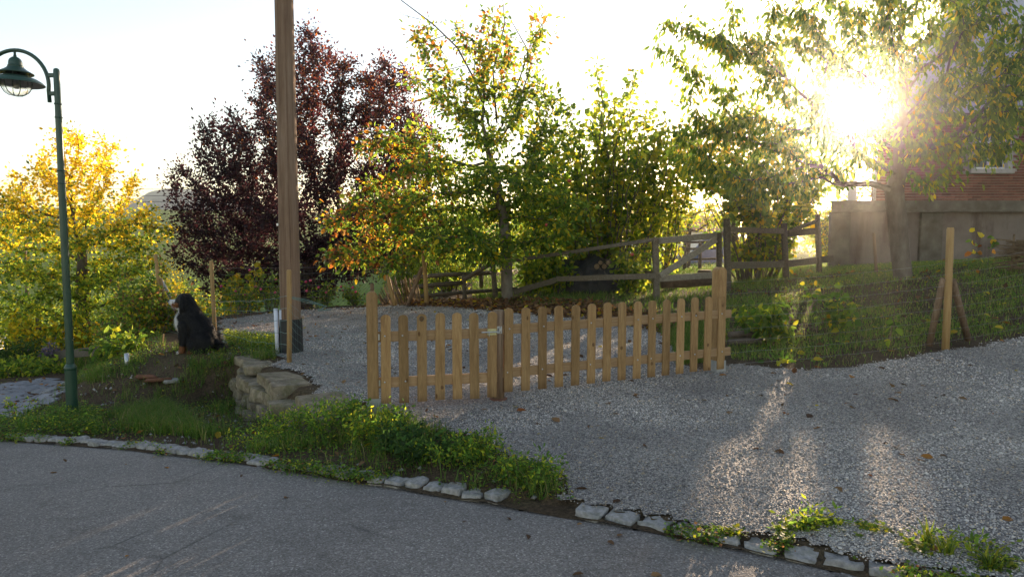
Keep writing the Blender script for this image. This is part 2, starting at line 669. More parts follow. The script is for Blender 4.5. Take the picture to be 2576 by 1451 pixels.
def mk_gravel():
    m, nt, out = new_mat('gravel_surface')
    v = coords(nt)
    cell = vtex(nt, v, 75, 'F1', 'Color')
    sep = nt.nodes.new('ShaderNodeSeparateColor')
    nt.links.new(cell, sep.inputs[0])
    c1 = ramp(nt, sep.outputs[0], [(.0, (.14, .126, .116)), (.35, (.29, .266, .242)), (.6, (.405, .372, .335)), (.82, (.52, .48, .43)), (1, (.70, .65, .58))])
    c2 = ramp(nt, ntex(nt, v, .9, 5, .6), [(.35, (.72, .71, .72)), (.65, (1.1, 1.08, 1.04))])
    d = vtex(nt, v, 75, 'F1', 'Distance')
    dk = ramp(nt, d, [(.25, (1, 1, 1)), (.75, (.42, .42, .43))])
    col = mixc(nt, mixc(nt, c1, c2, 1, 'MULTIPLY'), dk, 1, 'MULTIPLY')
    inv = nt.nodes.new('ShaderNodeMath')
    inv.operation = 'SUBTRACT'
    inv.inputs[0].default_value = 1
    nt.links.new(d, inv.inputs[1])
    n = bumpn(nt, inv.outputs[0], 1.0, .012)
    n = bumpn(nt, ntex(nt, v, 5, 5, .7), .5, .05, n)
    bsdf(nt, out, col, .75, .35, n)
    return m


def mk_asphalt():
    m, nt, out = new_mat('asphalt')
    v = coords(nt)
    cell = vtex(nt, v, 120, 'F1', 'Color')
    sep = nt.nodes.new('ShaderNodeSeparateColor')
    nt.links.new(cell, sep.inputs[0])
    c1 = ramp(nt, sep.outputs[0], [(0, (.128, .114, .102)), (.55, (.205, .184, .167)), (.85, (.25, .226, .206)), (.97, (.34, .312, .285)), (1, (.44, .41, .375))])
    c2 = ramp(nt, ntex(nt, v, .55, 8, .68), [(.3, (.72, .71, .71)), (.5, (.95, .94, .93)), (.7, (1.15, 1.12, 1.09))])
    c3 = ramp(nt, ntex(nt, coords(nt, (.5, 1.0, 1)), 4, 6, .7, .8), [(.30, (.72, .71, .70)), (.45, (1, 1, 1))])
    crk = ramp(nt, vtex(nt, mixc(nt, v, (0, 0, 0), 0.0), .9, 'DISTANCE_TO_EDGE'), [(0, (.45, .45, .45)), (.012, (1, 1, 1))])
    msk = ramp(nt, ntex(nt, v, .7, 3), [(.52, (1, 1, 1)), (.60, (0, 0, 0))])
    crk = mixc(nt, crk, (1, 1, 1), msk)
    col = mixc(nt, mixc(nt, mixc(nt, c1, c2, 1, 'MULTIPLY'), c3, 1, 'MULTIPLY'), crk, 1, 'MULTIPLY')
    n = bumpn(nt, vtex(nt, v, 120), .6, .007)
    n = bumpn(nt, ntex(nt, v, 24, 5, .7), .45, .010, n)
    bsdf(nt, out, col, .78, .3, n)
    return m


def mk_lawn():
    m, nt, out = new_mat('far_meadow')
    v = coords(nt)
    c1 = ramp(nt, ntex(nt, v, .02, 6, .6), [(.3, (.075, .13, .022)), (.5, (.12, .18, .032)), (.65, (.17, .19, .05)), (.8, (.08, .14, .026))])
    w = nt.nodes.new('ShaderNodeTexWave')
    w.inputs['Scale'].default_value = .35
    w.inputs['Distortion'].default_value = 1.5
    nt.links.new(coords(nt, (1, .35, 0)), w.inputs['Vector'])
    c2 = ramp(nt, w.outputs['Fac'], [(.2, (.72, .75, .65)), (.7, (1.1, 1.1, 1.0))])
    col = mixc(nt, c1, c2, 1, 'MULTIPLY')
    bsdf(nt, out, col, .95, .1, bumpn(nt, ntex(nt, v, 2, 6, .7), .6, .2))
    return m


def mk_stone(name, a, b, moss=.5, scale=4):
    m, nt, out = new_mat(name)
    v = coords(nt, rand=30)
    c1 = ramp(nt, ntex(nt, v, scale, 8, .65), [(.25, a), (.6, b), (.8, tuple(min(1, k * 1.35) for k in b))])
    lich = ramp(nt, ntex(nt, v, scale * 2.6, 6, .7), [(.60, (0, 0, 0)), (.70, (1, 1, 1))])
    c2 = mixc(nt, c1, (.36, .35, .31), lich)
    ms = ramp(nt, ntex(nt, v, scale * .8, 6, .7), [(.5 - .12 * moss, (0, 0, 0)), (.62, (moss, moss, moss))])
    c3 = mixc(nt, c2, (.075, .085, .022), ms)
    n = bumpn(nt, ntex(nt, v, 16, 8, .7), .7, .02)
    bsdf(nt, out, c3, .9, .2, n)
    return m


M['soil'] = mk_ground()
M['gravel'] = mk_gravel()
M['asphalt'] = mk_asphalt()
M['meadow'] = mk_lawn()
M['wallstone'] = mk_stone('sandstone_block', (.062, .048, .031), (.30, .24, .165), .42, 9)
M['granite'] = mk_stone('granite_cobble', (.15, .14, .13), (.36, .34, .32), .34, 26)
M['paver'] = noisy('concrete_paver', [(.3, (.17, .17, .18)), (.7, (.26, .26, .27))], 20, .85, .2, .3, 60, varied=.15)
M['far_hill'] = noisy('hazy_far_woodland', [(.3, (.07, .10, .13)), (.7, (.11, .14, .17))], .05, .95, .1, .3, .3, rand=0, bdist=2)  # blue-grey of distance haze is put into the woodland colour
M['pebble'] = col_mat('pebble', .62, .4)


def mk_plaster():
    m, nt, out = new_mat('old_plaster')
    v = coords(nt)
    c1 = ramp(nt, ntex(nt, v, .9, 8, .65), [(.3, (.105, .078, .064)), (.5, (.185, .148, .122)), (.7, (.235, .195, .165))])
    st = ramp(nt, ntex(nt, coords(nt, (1.3, 1, .25)), 1.6, 6, .65), [(.52, (1, 1, 1)), (.66, (.52, .47, .42))])
    col = mixc(nt, c1, st, 1, 'MULTIPLY')
    bsdf(nt, out, col, .9, .2, bumpn(nt, ntex(nt, v, 30, 6, .7), .35, .01))
    return m


def mk_glass(name='clear_glass'):
    m, nt, out = new_mat(name)
    g = nt.nodes.new('ShaderNodeBsdfGlass')
    g.inputs['Roughness'].default_value = .02
    g.inputs['IOR'].default_value = 1.1
    t = nt.nodes.new('ShaderNodeBsdfTransparent')
    mx = nt.nodes.new('ShaderNodeMixShader')
    mx.inputs[0].default_value = .35
    nt.links.new(t.outputs[0], mx.inputs[1])
    nt.links.new(g.outputs[0], mx.inputs[2])
    nt.links.new(mx.outputs[0], out.inputs['Surface'])
    return m


M['plaster'] = mk_plaster()
M['glass'] = mk_glass()
M['brick'] = noisy('red_brick', [(.25, (.15, .062, .044)), (.55, (.235, .098, .068)), (.8, (.29, .135, .095))], 14, .85, .2, .4, 60, rand=30, varied=.3)
M['brick_attr'] = col_mat('red_brick_far', .85, .2, .3, 60)
M['mortar'] = noisy('mortar', [(.3, (.27, .24, .21)), (.7, (.37, .34, .30))], 10, .9, .2, .3, 60)
M['concrete_band'] = noisy('mossy_concrete_band', [(.3, (.085, .075, .05)), (.55, (.15, .13, .10)), (.8, (.24, .21, .17))], 3, .9, .2, .5, 30)
M['roof'] = noisy('pale_roof_sheet', [(.3, (.36, .37, .40)), (.7, (.46, .47, .50))], 2, .7, .3, .1, 20)
M['window_stone'] = noisy('window_surround', [(.3, (.34, .31, .28)), (.7, (.45, .42, .38))], 6, .85, .2, .2, 50)
M['window_paint'] = noisy('white_window_paint', [(.3, (.62, .62, .62)), (.7, (.75, .75, .74))], 6, .5, .4, .05, 50)
m_, nt_, out_ = new_mat('dark_pane')
bsdf(nt_, out_, (.03, .035, .045), .08, .6)
M['pane'] = m_
M['tarp'] = noisy('black_tarp', [(.3, (.008, .009, .010)), (.7, (.02, .021, .022))], 5, .5, .3, .7, 9, bdist=.05)
M['orange_wall'] = noisy('orange_render', [(.3, (.50, .22, .085)), (.7, (.60, .29, .12))], 3, .9, .2, .1, 40)
M['white_wall'] = noisy('white_render', [(.3, (.62, .62, .60)), (.7, (.75, .75, .73))], 3, .9, .2, .1, 40)
M['red_roof'] = noisy('red_tiles', [(.3, (.16, .055, .035)), (.7, (.27, .10, .065))], 8, .85, .2, .5, 30)
M['wicker'] = noisy('willow_wicker', [(.3, (.10, .065, .035)), (.7, (.22, .15, .09))], 14, .85, .2, .3, 60)
M['pony'] = noisy('pony_coat', [(.3, (.045, .042, .04)), (.7, (.085, .08, .075))], 12, .8, .2, .3, 60)
M['sheet_white'] = noisy('tunnel_sheet', [(.3, (.62, .62, .6)), (.7, (.78, .78, .76))], 4, .5, .4, .2, 12)
M['log'] = noisy('log_bark', [(.3, (.05, .035, .024)), (.7, (.13, .10, .075))], 8, .9, .2, .7, 30)
M['log_end'] = noisy('cut_wood', [(.3, (.15, .10, .055)), (.7, (.26, .18, .11))], 14, .85, .2, .3, 50)
M['cloth_blue'] = noisy('blue_sheet', [(.3, (.06, .09, .17)), (.7, (.10, .14, .25))], 5, .7, .3, .3, 20)

# palettes (linear base colours)
WEED = [(.055, .115, .021), (.072, .14, .025), (.095, .17, .03), (.042, .09, .018)]
GREEN = [(.042, .085, .016), (.06, .115, .02), (.085, .14, .025), (.11, .165, .028)]
YGREEN = [(.15, .20, .024), (.21, .235, .026), (.27, .255, .028)]
YELLOW = [(.36, .26, .022), (.43, .32, .03), (.46, .36, .042), (.36, .23, .018)]
ORANGE = [(.30, .12, .022), (.36, .15, .03), (.24, .075, .02)]
PURPLE = [(.026, .014, .018), (.036, .018, .022), (.050, .022, .024)]
REDDISH = [(.105, .030, .026), (.15, .052, .03), (.08, .024, .028), (.13, .075, .03)]
BROWN = [(.11, .055, .026), (.17, .085, .04), (.22, .12, .055), (.08, .04, .022)]


def pal(n, parts, rng=RNG):
    """n colours drawn from weighted palettes [(weight, palette), ...]"""
    w = np.array([p[0] for p in parts], float)
    w /= w.sum()
    which = rng.choice(len(parts), n, p=w)
    out = np.zeros((n, 3))
    for i, (_, p) in enumerate(parts):
        m = which == i
        k = m.sum()
        if k:
            out[m] = np.array(p)[rng.integers(0, len(p), k)]
    return out * rng.uniform(.8, 1.2, (n, 1))


# ------------------------------------------------------------------ foliage and small scatter meshes
def unit(a):
    return a / np.maximum(np.linalg.norm(a, axis=-1, keepdims=True), 1e-9)


def leaves_geo(P, A, N, L, W, col, oval=True):
    """leaf blades: P base, A direction of the midrib, N blade normal"""
    A = unit(A)
    S = unit(np.cross(N, A))
    N = np.cross(A, S)
    L = L[:, None]
    W = W[:, None]
    n = len(P)
    if oval:
        fold = .12
        v = np.stack([P,
                      P + A * L * .30 + S * W * .46 + N * W * fold, P + A * L * .72 + S * W * .36 + N * W * fold - N * L * .06,
                      P + A * L - N * L * .14,
                      P + A * L * .72 - S * W * .36 + N * W * fold - N * L * .06, P + A * L * .30 - S * W * .46 + N * W * fold], 1)
        q = np.array([[0, 1, 2, 3], [0, 3, 4, 5]])
        k = 6
    else:
        v = np.stack([P, P + A * L * .45 + S * W * .5, P + A * L, P + A * L * .45 - S * W * .5], 1)
        q = np.array([[0, 1, 2, 3]])
        k = 4
    V = v.reshape(-1, 3)
    Fq = (np.arange(n)[:, None, None] * k + q[None]).reshape(-1, 4)
    return V, Fq, np.repeat(col, k, 0)


def rdir(n, rng=RNG):
    return unit(rng.normal(size=(n, 3)))


def blades_geo(P, h, w, lean, col, rng=RNG):
    """grass blades: 3 triangles each, bent over"""
    n = len(P)
    a = rng.uniform(0, 2 * np.pi, n)
    D = np.stack([np.cos(a), np.sin(a), np.zeros(n)], 1)
    b = a + rng.uniform(.9, 2.2, n)
    S = np.stack([np.cos(b), np.sin(b), np.zeros(n)], 1) * w[:, None] * .5
    h = h[:, None]
    lean = lean[:, None]
    up = np.array([0, 0, 1.0])
    mid = P + up * h * .55 + D * h * lean * .3
    tip = P + up * h * (1 - .25 * lean) + D * h * lean
    v = np.stack([P - S, P + S, mid + S * .75, mid - S * .75, tip], 1)
    V = v.reshape(-1, 3)
    i = np.arange(n)[:, None] * 5
    Ft = np.concatenate([i + [0, 1, 2], i + [0, 2, 3], i + [3, 2, 4]])
    return V, Ft, np.repeat(col, 5, 0)


def scatter(n, poly, rng=RNG, dens=None):
    """random points of the ground inside a polygon"""
    xs = [p[0] for p in poly]
    ys = [p[1] for p in poly]
    out = np.zeros((0, 2))
    tries = 0
    while len(out) < n and tries < 60:
        q = np.stack([rng.uniform(min(xs), max(xs), n * 2), rng.uniform(min(ys), max(ys), n * 2)], 1)
        k = inpoly(q[:, 0], q[:, 1], poly)
        if dens is not None:
            k &= rng.uniform(size=len(q)) < dens(q[:, 0], q[:, 1])
        out = np.concatenate([out, q[k]])
        tries += 1
    out = out[:n]
    return np.column_stack([out, H(out[:, 0], out[:, 1])])


def join_geo(gs):
    V, Q, Cc, o = [], [], [], 0
    for v, q, c in gs:
        V.append(v)
        Q.append(q + o)
        Cc.append(c)
        o += len(v)
    return np.concatenate(V), np.concatenate(Q), np.concatenate(Cc)


def geo_obj(name, g, m, parent=None, tri=False):
    V, Fx, c = g
    if parent is not None:
        V = V - np.array(wloc(parent))
    me = np_mesh(name, V, None if tri else Fx, Fx if tri else None, c)
    return link(bpy.data.objects.new(name, me), m, parent)


def grow(trunk, attr, step, infl, kill, maxit=120, up=.08, rng=RNG, jitter=.25, shun=None):
    """branches that reach for the attractor points"""
    nodes = [np.array(p, float) for p in trunk]
    par = [-1] + list(range(len(trunk) - 1))
    attr = np.array(attr)
    alive = np.ones(len(attr), bool)
    near = np.full(len(attr), 1e9)
    who = np.zeros(len(attr), int)

    def upd(i):
        d = np.linalg.norm(attr - nodes[i], axis=1)
        m = d < near
        near[m] = d[m]
        who[m] = i
    for i in range(len(nodes)):
        upd(i)
    tried = {}
    for it in range(maxit):
        alive &= near > kill
        act = alive & (near < infl)
        if not act.any():
            if not alive.any():
                break
            infl *= 1.3
            if infl > 50:
                break
            continue
        ids = np.nonzero(act)[0]
        src = who[ids]
        new = []
        for s in np.unique(src):
            if tried.get(s, 0) > 3:
                alive[ids[src == s]] = False
                continue
            a = attr[ids[src == s]]
            d = unit(a - nodes[s]).sum(0)
            d = d / max(np.linalg.norm(d), 1e-6) + rng.normal(size=3) * jitter + np.array([0, 0, up])
            d /= max(np.linalg.norm(d), 1e-6)
            q = nodes[s] + d * step
            if shun is not None:
                q = shun(q)
            nodes.append(q)
            par.append(int(s))
            tried[s] = tried.get(s, 0) + 1
            new.append(len(nodes) - 1)
        for i in new:
            upd(i)
        if len(nodes) > 6000:
            break
    return np.array(nodes), np.array(par)


def branch_geo(nodes, par, r_root, r_tip, power=2.4, keep=0):
    n = len(nodes)
    acc = np.zeros(n)
    kids = np.zeros(n, int)
    for i in range(n - 1, 0, -1):
        if kids[i] == 0:
            acc[i] = r_tip ** power
        acc[par[i]] += acc[i]
        kids[par[i]] += 1
    r = acc ** (1 / power)
    # fit the root radius
    f = np.log(r_root / max(r_tip, 1e-5)) / np.log(max(r[0] / r_tip, 1.01))
    r = r_tip * (r / r_tip) ** f
    r[kids == 0] = r_tip * .6
    return r, kids


def tubes_geo(nodes, par, r, sides):
    idx = np.nonzero(par >= 0)[0]
    P0, P1 = nodes[par[idx]], nodes[idx]
    R0, R1 = r[par[idx]], r[idx]
    # a side branch starts about as thick as it goes on
    R0 = np.minimum(R0, R1 * 1.5 + .002)
    T = unit(P1 - P0)
    ref = np.where(np.abs(T[:, 2:3]) < .9, np.array([[0, 0, 1.0]]), np.array([[1.0, 0, 0]]))
    U = unit(np.cross(T, ref))
    W = np.cross(T, U)
    q = np.arange(sides) * 2 * np.pi / sides
    ring = U[:, None] * np.cos(q)[None, :, None] + W[:, None] * np.sin(q)[None, :, None]
    over = T * (R1 * .4)[:, None]
    v = np.concatenate([P0[:, None] - over[:, None] + ring * R0[:, None, None], P1[:, None] + over[:, None] + ring * R1[:, None, None]], 1)
    k = np.arange(sides)
    k2 = (k + 1) % sides
    f = np.stack([k, k2, k2 + sides, k + sides], 1)
    Fq = (np.arange(len(idx))[:, None, None] * 2 * sides + f[None]).reshape(-1, 4)
    return v.reshape(-1, 3), Fq


def ell_points(blobs, rng=RNG):
    """points inside ellipsoids: (px, py, Y, rx, ry, rz, n) given by picture place and depth"""
    out = []
    for px, py, Y, rx, ry, rz, n in blobs:
        c = at(px, py, Y)
        d = rdir(n, rng) * (rng.uniform(0, 1, (n, 1)) ** (1 / 2.4))
        out.append(c + d * np.array([rx, ry, rz]))
    return np.concatenate(out)


def tree(name, label, trunk, blobs, n_leaf, size, aspect, parts, step=.28, infl=2.2, kill=.42, r_root=.14, r_tip=.006, thr=.022, spread=.13,
         droop=0.0, oval=True, bark='bark', leafm='leaf', cat='tree', group=None, seed=1, up=.06, colfun=None, avoid=None, twigs=True, flat=.3, jitter=.25,
         crown_name='crown', trunk_name='trunk', shun=None):
    rng = np.random.default_rng(seed)
    pts = ell_points(blobs, rng)
    pts = pts[pts[:, 2] > H(pts[:, 0], pts[:, 1]) + .12]
    if avoid is not None:
        pts = pts[~avoid(pts)]
    tr = np.array(trunk, float)
    # subdivide the given trunk
    T = [tr[0]]
    for a, b in zip(tr[:-1], tr[1:]):
        k = max(1, int(np.linalg.norm(b - a) / step))
        for i in range(1, k + 1):
            T.append(a + (b - a) * i / k + rng.normal(size=3) * .012)
    nodes, par = grow(T, pts, step, infl, kill, 140, up, rng, jitter, shun)
    r, kids = branch_geo(nodes, par, r_root, r_tip)
    root = thing(name, T[0], label, cat, group)
    gs = []
    V1, F1 = tubes_geo(nodes, np.where(r > .03, par, -1), r, 10)
    V2, F2 = tubes_geo(nodes, np.where(r <= .03, par, -1), r, 4)
    V = np.concatenate([V1, V2])
    Fq = np.concatenate([F1, F2 + len(V1)])
    tw = np.nonzero((r < thr) & (par >= 0))[0]
    # leaves along the thin twigs
    pick = tw[rng.integers(0, len(tw), n_leaf)]
    f = rng.uniform(0, 1, (n_leaf, 1))
    P = nodes[par[pick]] * (1 - f) + nodes[pick] * f
    off = rdir(n_leaf, rng) * np.abs(rng.normal(size=(n_leaf, 1))) * spread
    P = P + off
    A = unit(off + .5 * rdir(n_leaf, rng) * spread) + np.array([0, 0, -droop]) + .35 * unit(nodes[pick] - nodes[par[pick]])
    N = unit(rdir(n_leaf, rng) * .8 + np.array([0, 0, flat]))
    if avoid is not None:
        k = ~avoid(P)
        P, A, N = P[k], A[k], N[k]
    n = len(P)
    Ls = size * rng.uniform(.45, 1.3, n)
    col = pal(n, parts, rng) if colfun is None else colfun(P, n, rng)
    if twigs:
        m = min(len(tw) * 2, 2500)
        pk = tw[rng.integers(0, len(tw), m)]
        E = nodes[pk] + rdir(m, rng) * rng.uniform(.1, .32, (m, 1)) + np.array([0, 0, .05])
        nn = np.concatenate([nodes[pk], E])
        pp = np.concatenate([np.full(m, -1), np.arange(m)])
        rr = np.concatenate([np.full(m, r_tip * .6), np.full(m, r_tip * .3)])
        V3, F3 = tubes_geo(nn, pp, rr, 3)
        Fq = np.concatenate([Fq, F3 + len(V)])
        V = np.concatenate([V, V3])
    me = np_mesh(trunk_name, V - np.array(wloc(root)), Fq, smooth=True)
    link(bpy.data.objects.new(trunk_name, me), M[bark], root)
    geo_obj(crown_name, leaves_geo(P, A, N, Ls, Ls * aspect * rng.uniform(.8, 1.15, n), col, oval), M[leafm], root)
    return root


# ------------------------------------------------------------------ the ground, road, gravel, paving
def grid_axis(lo, hi, a, b, fine, grow_=1.12):
    ax = list(np.arange(a, b + 1e-6, fine))
    s, x = fine, a
    left = []
    while x > lo:
        s *= grow_
        x -= s
        left.append(x)
    s, x = fine, b
    right = []
    while x < hi:
        s *= grow_
        x += s
        right.append(x)
    return np.array(left[::-1] + ax + right)


def sheet(name, xs, ys, zf, keep, m, off=0.0):
    X, Y = np.meshgrid(xs, ys)
    Z = zf(X.ravel(), Y.ravel()).reshape(X.shape) + off
    nx, ny = len(xs), len(ys)
    i = np.arange(ny - 1)[:, None] * nx + np.arange(nx - 1)[None]
    Fq = np.stack([i, i + 1, i + nx + 1, i + nx], -1).reshape(-1, 4)
    V = np.stack([X.ravel(), Y.ravel(), Z.ravel()], 1)
    if keep is not None:
        c = V[Fq].mean(1)
        Fq = Fq[keep(c[:, 0], c[:, 1])]
        used = np.unique(Fq)
        mp = np.full(len(V), -1)
        mp[used] = np.arange(len(used))
        V, Fq = V[used], mp[Fq]
    me = np_mesh(name, V, Fq, smooth=True)
    return link(bpy.data.objects.new(name, me), m)


gx = grid_axis(-2500, 2500, -9, 10, .10)
gy = grid_axis(-300, 3000, 2.0, 17, .10)
ground = tag(sheet('ground', gx, gy, lambda x, y: H(x, y), lambda x, y: np.hypot(x, y) < 30, M['soil']), kind='structure')
meadow = tag(sheet('meadow', gx, gy, lambda x, y: H(x, y), lambda x, y: np.hypot(x, y) >= 30, M['meadow']), kind='structure')


def road_z(x, y):
    d, kz = seg_dist(np.asarray(x), np.asarray(y), KERB)
    return kz - .035 - np.clip(d, 0, 8) * .012 + (vnoise(x, y, .7, 8) - .5) * .02


def on_road(x, y):
    d, _ = seg_dist(x, y, KERB)
    return d > .03 + (vnoise(x, y, 5, 5) - .5) * .08


rx = grid_axis(-16, 8, -7, 4, .08, 1.2)
ry = grid_axis(-9, 9, 1.8, 7.6, .08, 1.2)
road = tag(sheet('road', rx, ry, road_z, lambda x, y: on_road(x, y) & (x > -15.5) & (x < 7.4), M['asphalt']), kind='structure')

GPOLY = [(7.4, .52), (4.4, 2.03), (2.6, 2.96), (1.74, 3.38), (.777, 3.90), (.3, 4.15)]
GPOLY += [tuple(gp(px, py)[:2]) for px, py in [(1455, 1262), (1435, 1235), (1330, 1185), (1240, 1140), (1130, 1090), (1000, 1058), (950, 1045), (905, 1030),
          (820, 990), (760, 945), (690, 915), (712, 888), (640, 868), (572, 868), (552, 845), (560, 805), (700, 786), (850, 776), (1040, 769), (1150, 772),
          (1260, 782), (1420, 790), (1560, 806), (1655, 832), (1692, 880), (1700, 918), (1745, 930), (1815, 925), (1860, 917), (1930, 925), (2040, 936), (2140, 928),
          (2240, 912), (2380, 886), (2500, 866), (2576, 852)]]
GPOLY += [(9.5, 9.6), (14, 11), (14, 0)]


def in_gravel(x, y):
    j = (vnoise(x, y, 2.5, 11) - .5) * .22
    k = (vnoise(x, y, 2.5, 12) - .5) * .22
    return inpoly(x + j, y + k, GPOLY)


gxs = np.concatenate([np.arange(-7, 7, .08), np.arange(7, 14, .3)])
gys = np.concatenate([np.arange(.4, 10, .08), np.arange(10, 17, .12)])
gravel = tag(sheet('gravel_yard', gxs, gys, lambda x, y: H(x, y), in_gravel, M['gravel'], .012), kind='structure')

# loose stones on the gravel, thickest near the camera
rng = np.random.default_rng(21)
N_PEB = 104000
cand = np.stack([rng.uniform(-6.5, 8, N_PEB * 9), rng.uniform(1.8, 15.5, N_PEB * 9)], 1)
inview = (np.abs(cand[:, 0]) < cand[:, 1] * .80 + .3)
dd = np.hypot(cand[:, 0], cand[:, 1])
w = np.clip((4.2 / dd) ** 2.0, 0, 1)
cand = cand[inview & (rng.uniform(size=len(cand)) < w)]
cand = cand[in_gravel(cand[:, 0] + rng.normal(0, .05, len(cand)), cand[:, 1] + rng.normal(0, .05, len(cand)))][:N_PEB]
n = len(cand)
dd = np.hypot(cand[:, 0], cand[:, 1])
sz = rng.uniform(.0032, .0074, n) * np.where(rng.uniform(size=n) < .04, 1.9, 1) * (1 + np.clip(dd - 4.5, 0, 10) * .10)
oct_ = np.array([(1, 0, 0), (-1, 0, 0), (0, 1, 0), (0, -1, 0), (0, 0, 1), (0, 0, -1)], float)
of = np.array([(0, 2, 4), (2, 1, 4), (1, 3, 4), (3, 0, 4), (2, 0, 5), (1, 2, 5), (3, 1, 5), (0, 3, 5)])
q = unit(rng.normal(size=(n, 4)))
a, b, c, d = q.T
Rm = np.stack([np.stack([1 - 2 * (c * c + d * d), 2 * (b * c - a * d), 2 * (b * d + a * c)], -1),
               np.stack([2 * (b * c + a * d), 1 - 2 * (b * b + d * d), 2 * (c * d - a * b)], -1),
               np.stack([2 * (b * d - a * c), 2 * (c * d + a * b), 1 - 2 * (b * b + c * c)], -1)], 1)
loc = oct_[None] * rng.uniform(.6, 1.3, (n, 1, 3)) + rng.normal(0, .16, (n, 6, 3))
V = np.einsum('nij,nkj->nki', Rm, loc) * sz[:, None, None]
V[:, :, 2] *= .75
V += np.column_stack([cand, H(cand[:, 0], cand[:, 1]) + .012 + sz * .25])[:, None]
g = rng.beta(1.7, 3.2, n)
damp = .66 + .46 * sstep(.35, .65, .6 * vnoise(cand[:, 0], cand[:, 1], .8, 41) + .4 * vnoise(cand[:, 0], cand[:, 1], 2.3, 42))
rut = 1 - .16 * np.exp(-((cand[:, 1] - 5.15 - .10 * cand[:, 0]) / .22) ** 2) - .16 * np.exp(-((cand[:, 1] - 6.35 - .16 * cand[:, 0]) / .22) ** 2)
pc = (damp * rut)[:, None] * np.stack([.27 + .56 * g, .246 + .515 * g, .226 + .46 * g], 1) * np.where(rng.uniform(size=(n, 1)) < .12, np.array([[1.25, 1.05, .8]]), np.array([[1, 1, 1.0]]))
Ft = (np.arange(n)[:, None, None] * 6 + of[None]).reshape(-1, 3)
o = link(bpy.data.objects.new('gravel', np_mesh('gravel', V.reshape(-1, 3), None, Ft, np.repeat(pc, 6, 0))), M['pebble'])
tag(o, 'loose grey crushed stone lying all over the yard', 'gravel', kind='stuff')


# kerb of granite cobbles along the road
def along(poly, step):
    out, carry = [], 0.0
    for a, b in zip(poly[:-1], poly[1:]):
        a, b = np.array(a), np.array(b)
        L = np.linalg.norm((b - a)[:2])
        s = carry
        while s < L:
            out.append((a + (b - a) * s / L, math.atan2(b[1] - a[1], b[0] - a[0])))
            s += step
        carry = s - L
    return out


def rock_mesh(name, dims, rng_, rough=.12, sphere=.35, cuts=3):
    bm = bmesh.new()
    bmesh.ops.create_cube(bm, size=2)
    bmesh.ops.subdivide_edges(bm, edges=list(bm.edges), cuts=cuts, use_grid_fill=True)
    s = rng_.uniform(0, 100, 3)
    for v in bm.verts:
        p = v.co.copy()
        n = p.normalized() * 1.25
        p = p.lerp(n, sphere)
        d = mnoise.noise_vector(Vector(p) * 1.1 + Vector(s)) * rough + mnoise.noise_vector(Vector(p) * 3.1 + Vector(s)) * rough * .4
        p += d
        v.co = Vector((p.x * dims[0] / 2, p.y * dims[1] / 2, p.z * dims[2] / 2))
    me = bpy.data.meshes.new(name)
    bm.to_mesh(me)
    bm.free()
    me.polygons.foreach_set('use_smooth', [True] * len(me.polygons))
    return me


def hull_stone(name, dims, rng_, n=16):
    """a split sandstone block: the hull of a jittered box, edges worn"""
    bm = bmesh.new()
    for sx in (-1, 1):
        for sy in (-1, 1):
            for sz_ in (-1, 1):
                for _ in range(2):
                    p = np.array([sx, sy, sz_]) * rng_.uniform(.68, 1.0, 3)
                    bm.verts.new(Vector(p * np.array(dims) / 2))
    for _ in range(5):
        p = rng_.uniform(-1, 1, 3)
        p[int(rng_.integers(0, 3))] = rng_.choice([-1, 1]) * 1.03
        bm.verts.new(Vector(p * np.array(dims) / 2))
    r = bmesh.ops.convex_hull(bm, input=list(bm.verts))
    bmesh.ops.delete(bm, geom=[e for e in r['geom_interior'] if isinstance(e, bmesh.types.BMVert)], context='VERTS')
    bmesh.ops.delete(bm, geom=[v for v in bm.verts if not v.link_faces], context='VERTS')
    bmesh.ops.dissolve_limit(bm, angle_limit=.12, verts=list(bm.verts), edges=list(bm.edges))
    bmesh.ops.bevel(bm, geom=list(bm.edges), offset=min(dims) * .07, segments=2, affect='EDGES', clamp_overlap=True)
    me = bpy.data.meshes.new(name)
    bm.to_mesh(me)
    bm.free()
    return me


strip = MB()
kp = along(KERB, .25)
sv, sf = [], []
for (p, a_) in kp:
    nrm = np.array([-math.sin(a_), math.cos(a_), 0])
    for s_ in (-.10, 0, .14):
        q_ = p - nrm * s_ * 1.0
        sv.append((q_[0], q_[1], p[2] - .02 + .012 * math.sin(p[0] * 9 + s_ * 40)))
for i in range(len(kp) - 1):
    for k in range(2):
        sf.append((i * 3 + k, i * 3 + k + 1, (i + 1) * 3 + k + 1, (i + 1) * 3 + k))
strip.add(sv, sf, True)
kerb = tag(obj('kerb', strip, M['soil']), kind='structure')
krng = np.random.default_rng(3)
cob = [rock_mesh('cobblestone', (krng.uniform(.115, .145), krng.uniform(.11, .145), .14), krng, .24, .14, 4) for _ in range(14)]
setts = [q for q in along(KERB, .152) if q[0][0] < 0] + [q for q in along(KERB, .192) if q[0][0] >= 0]
for k_, (p, a_) in enumerate(setts):
    if p[0] > 4.2 or p[0] < -7.0:
        continue
    pr = krng.uniform()
    if -2.7 < p[0] < -.9 and pr < .20:
        continue
    if -7 < p[0] < -3.6 and pr < .12:
        continue
    if .05 < p[0] < .35:
        continue
    nrm = np.array([-math.sin(a_), math.cos(a_), 0])
    q_ = p - nrm * krng.uniform(-.015, .03)
    z_ = p[2] - (.060 if p[0] < 0 else .062) + krng.uniform(-.014, .007)
    inst('cobblestone', cob[int(krng.integers(0, 14))], (q_[0], q_[1], z_),
         Matrix.Rotation(a_ + krng.uniform(-.2, .2) + (math.pi if k_ % 2 else 0), 3, 'Z') @ Matrix.Rotation(krng.uniform(-.06, .06), 3, 'X'), kerb, M['granite']).scale = (1.22, 1.15, 1.0) if p[0] >= 0 else (1, 1, 1)

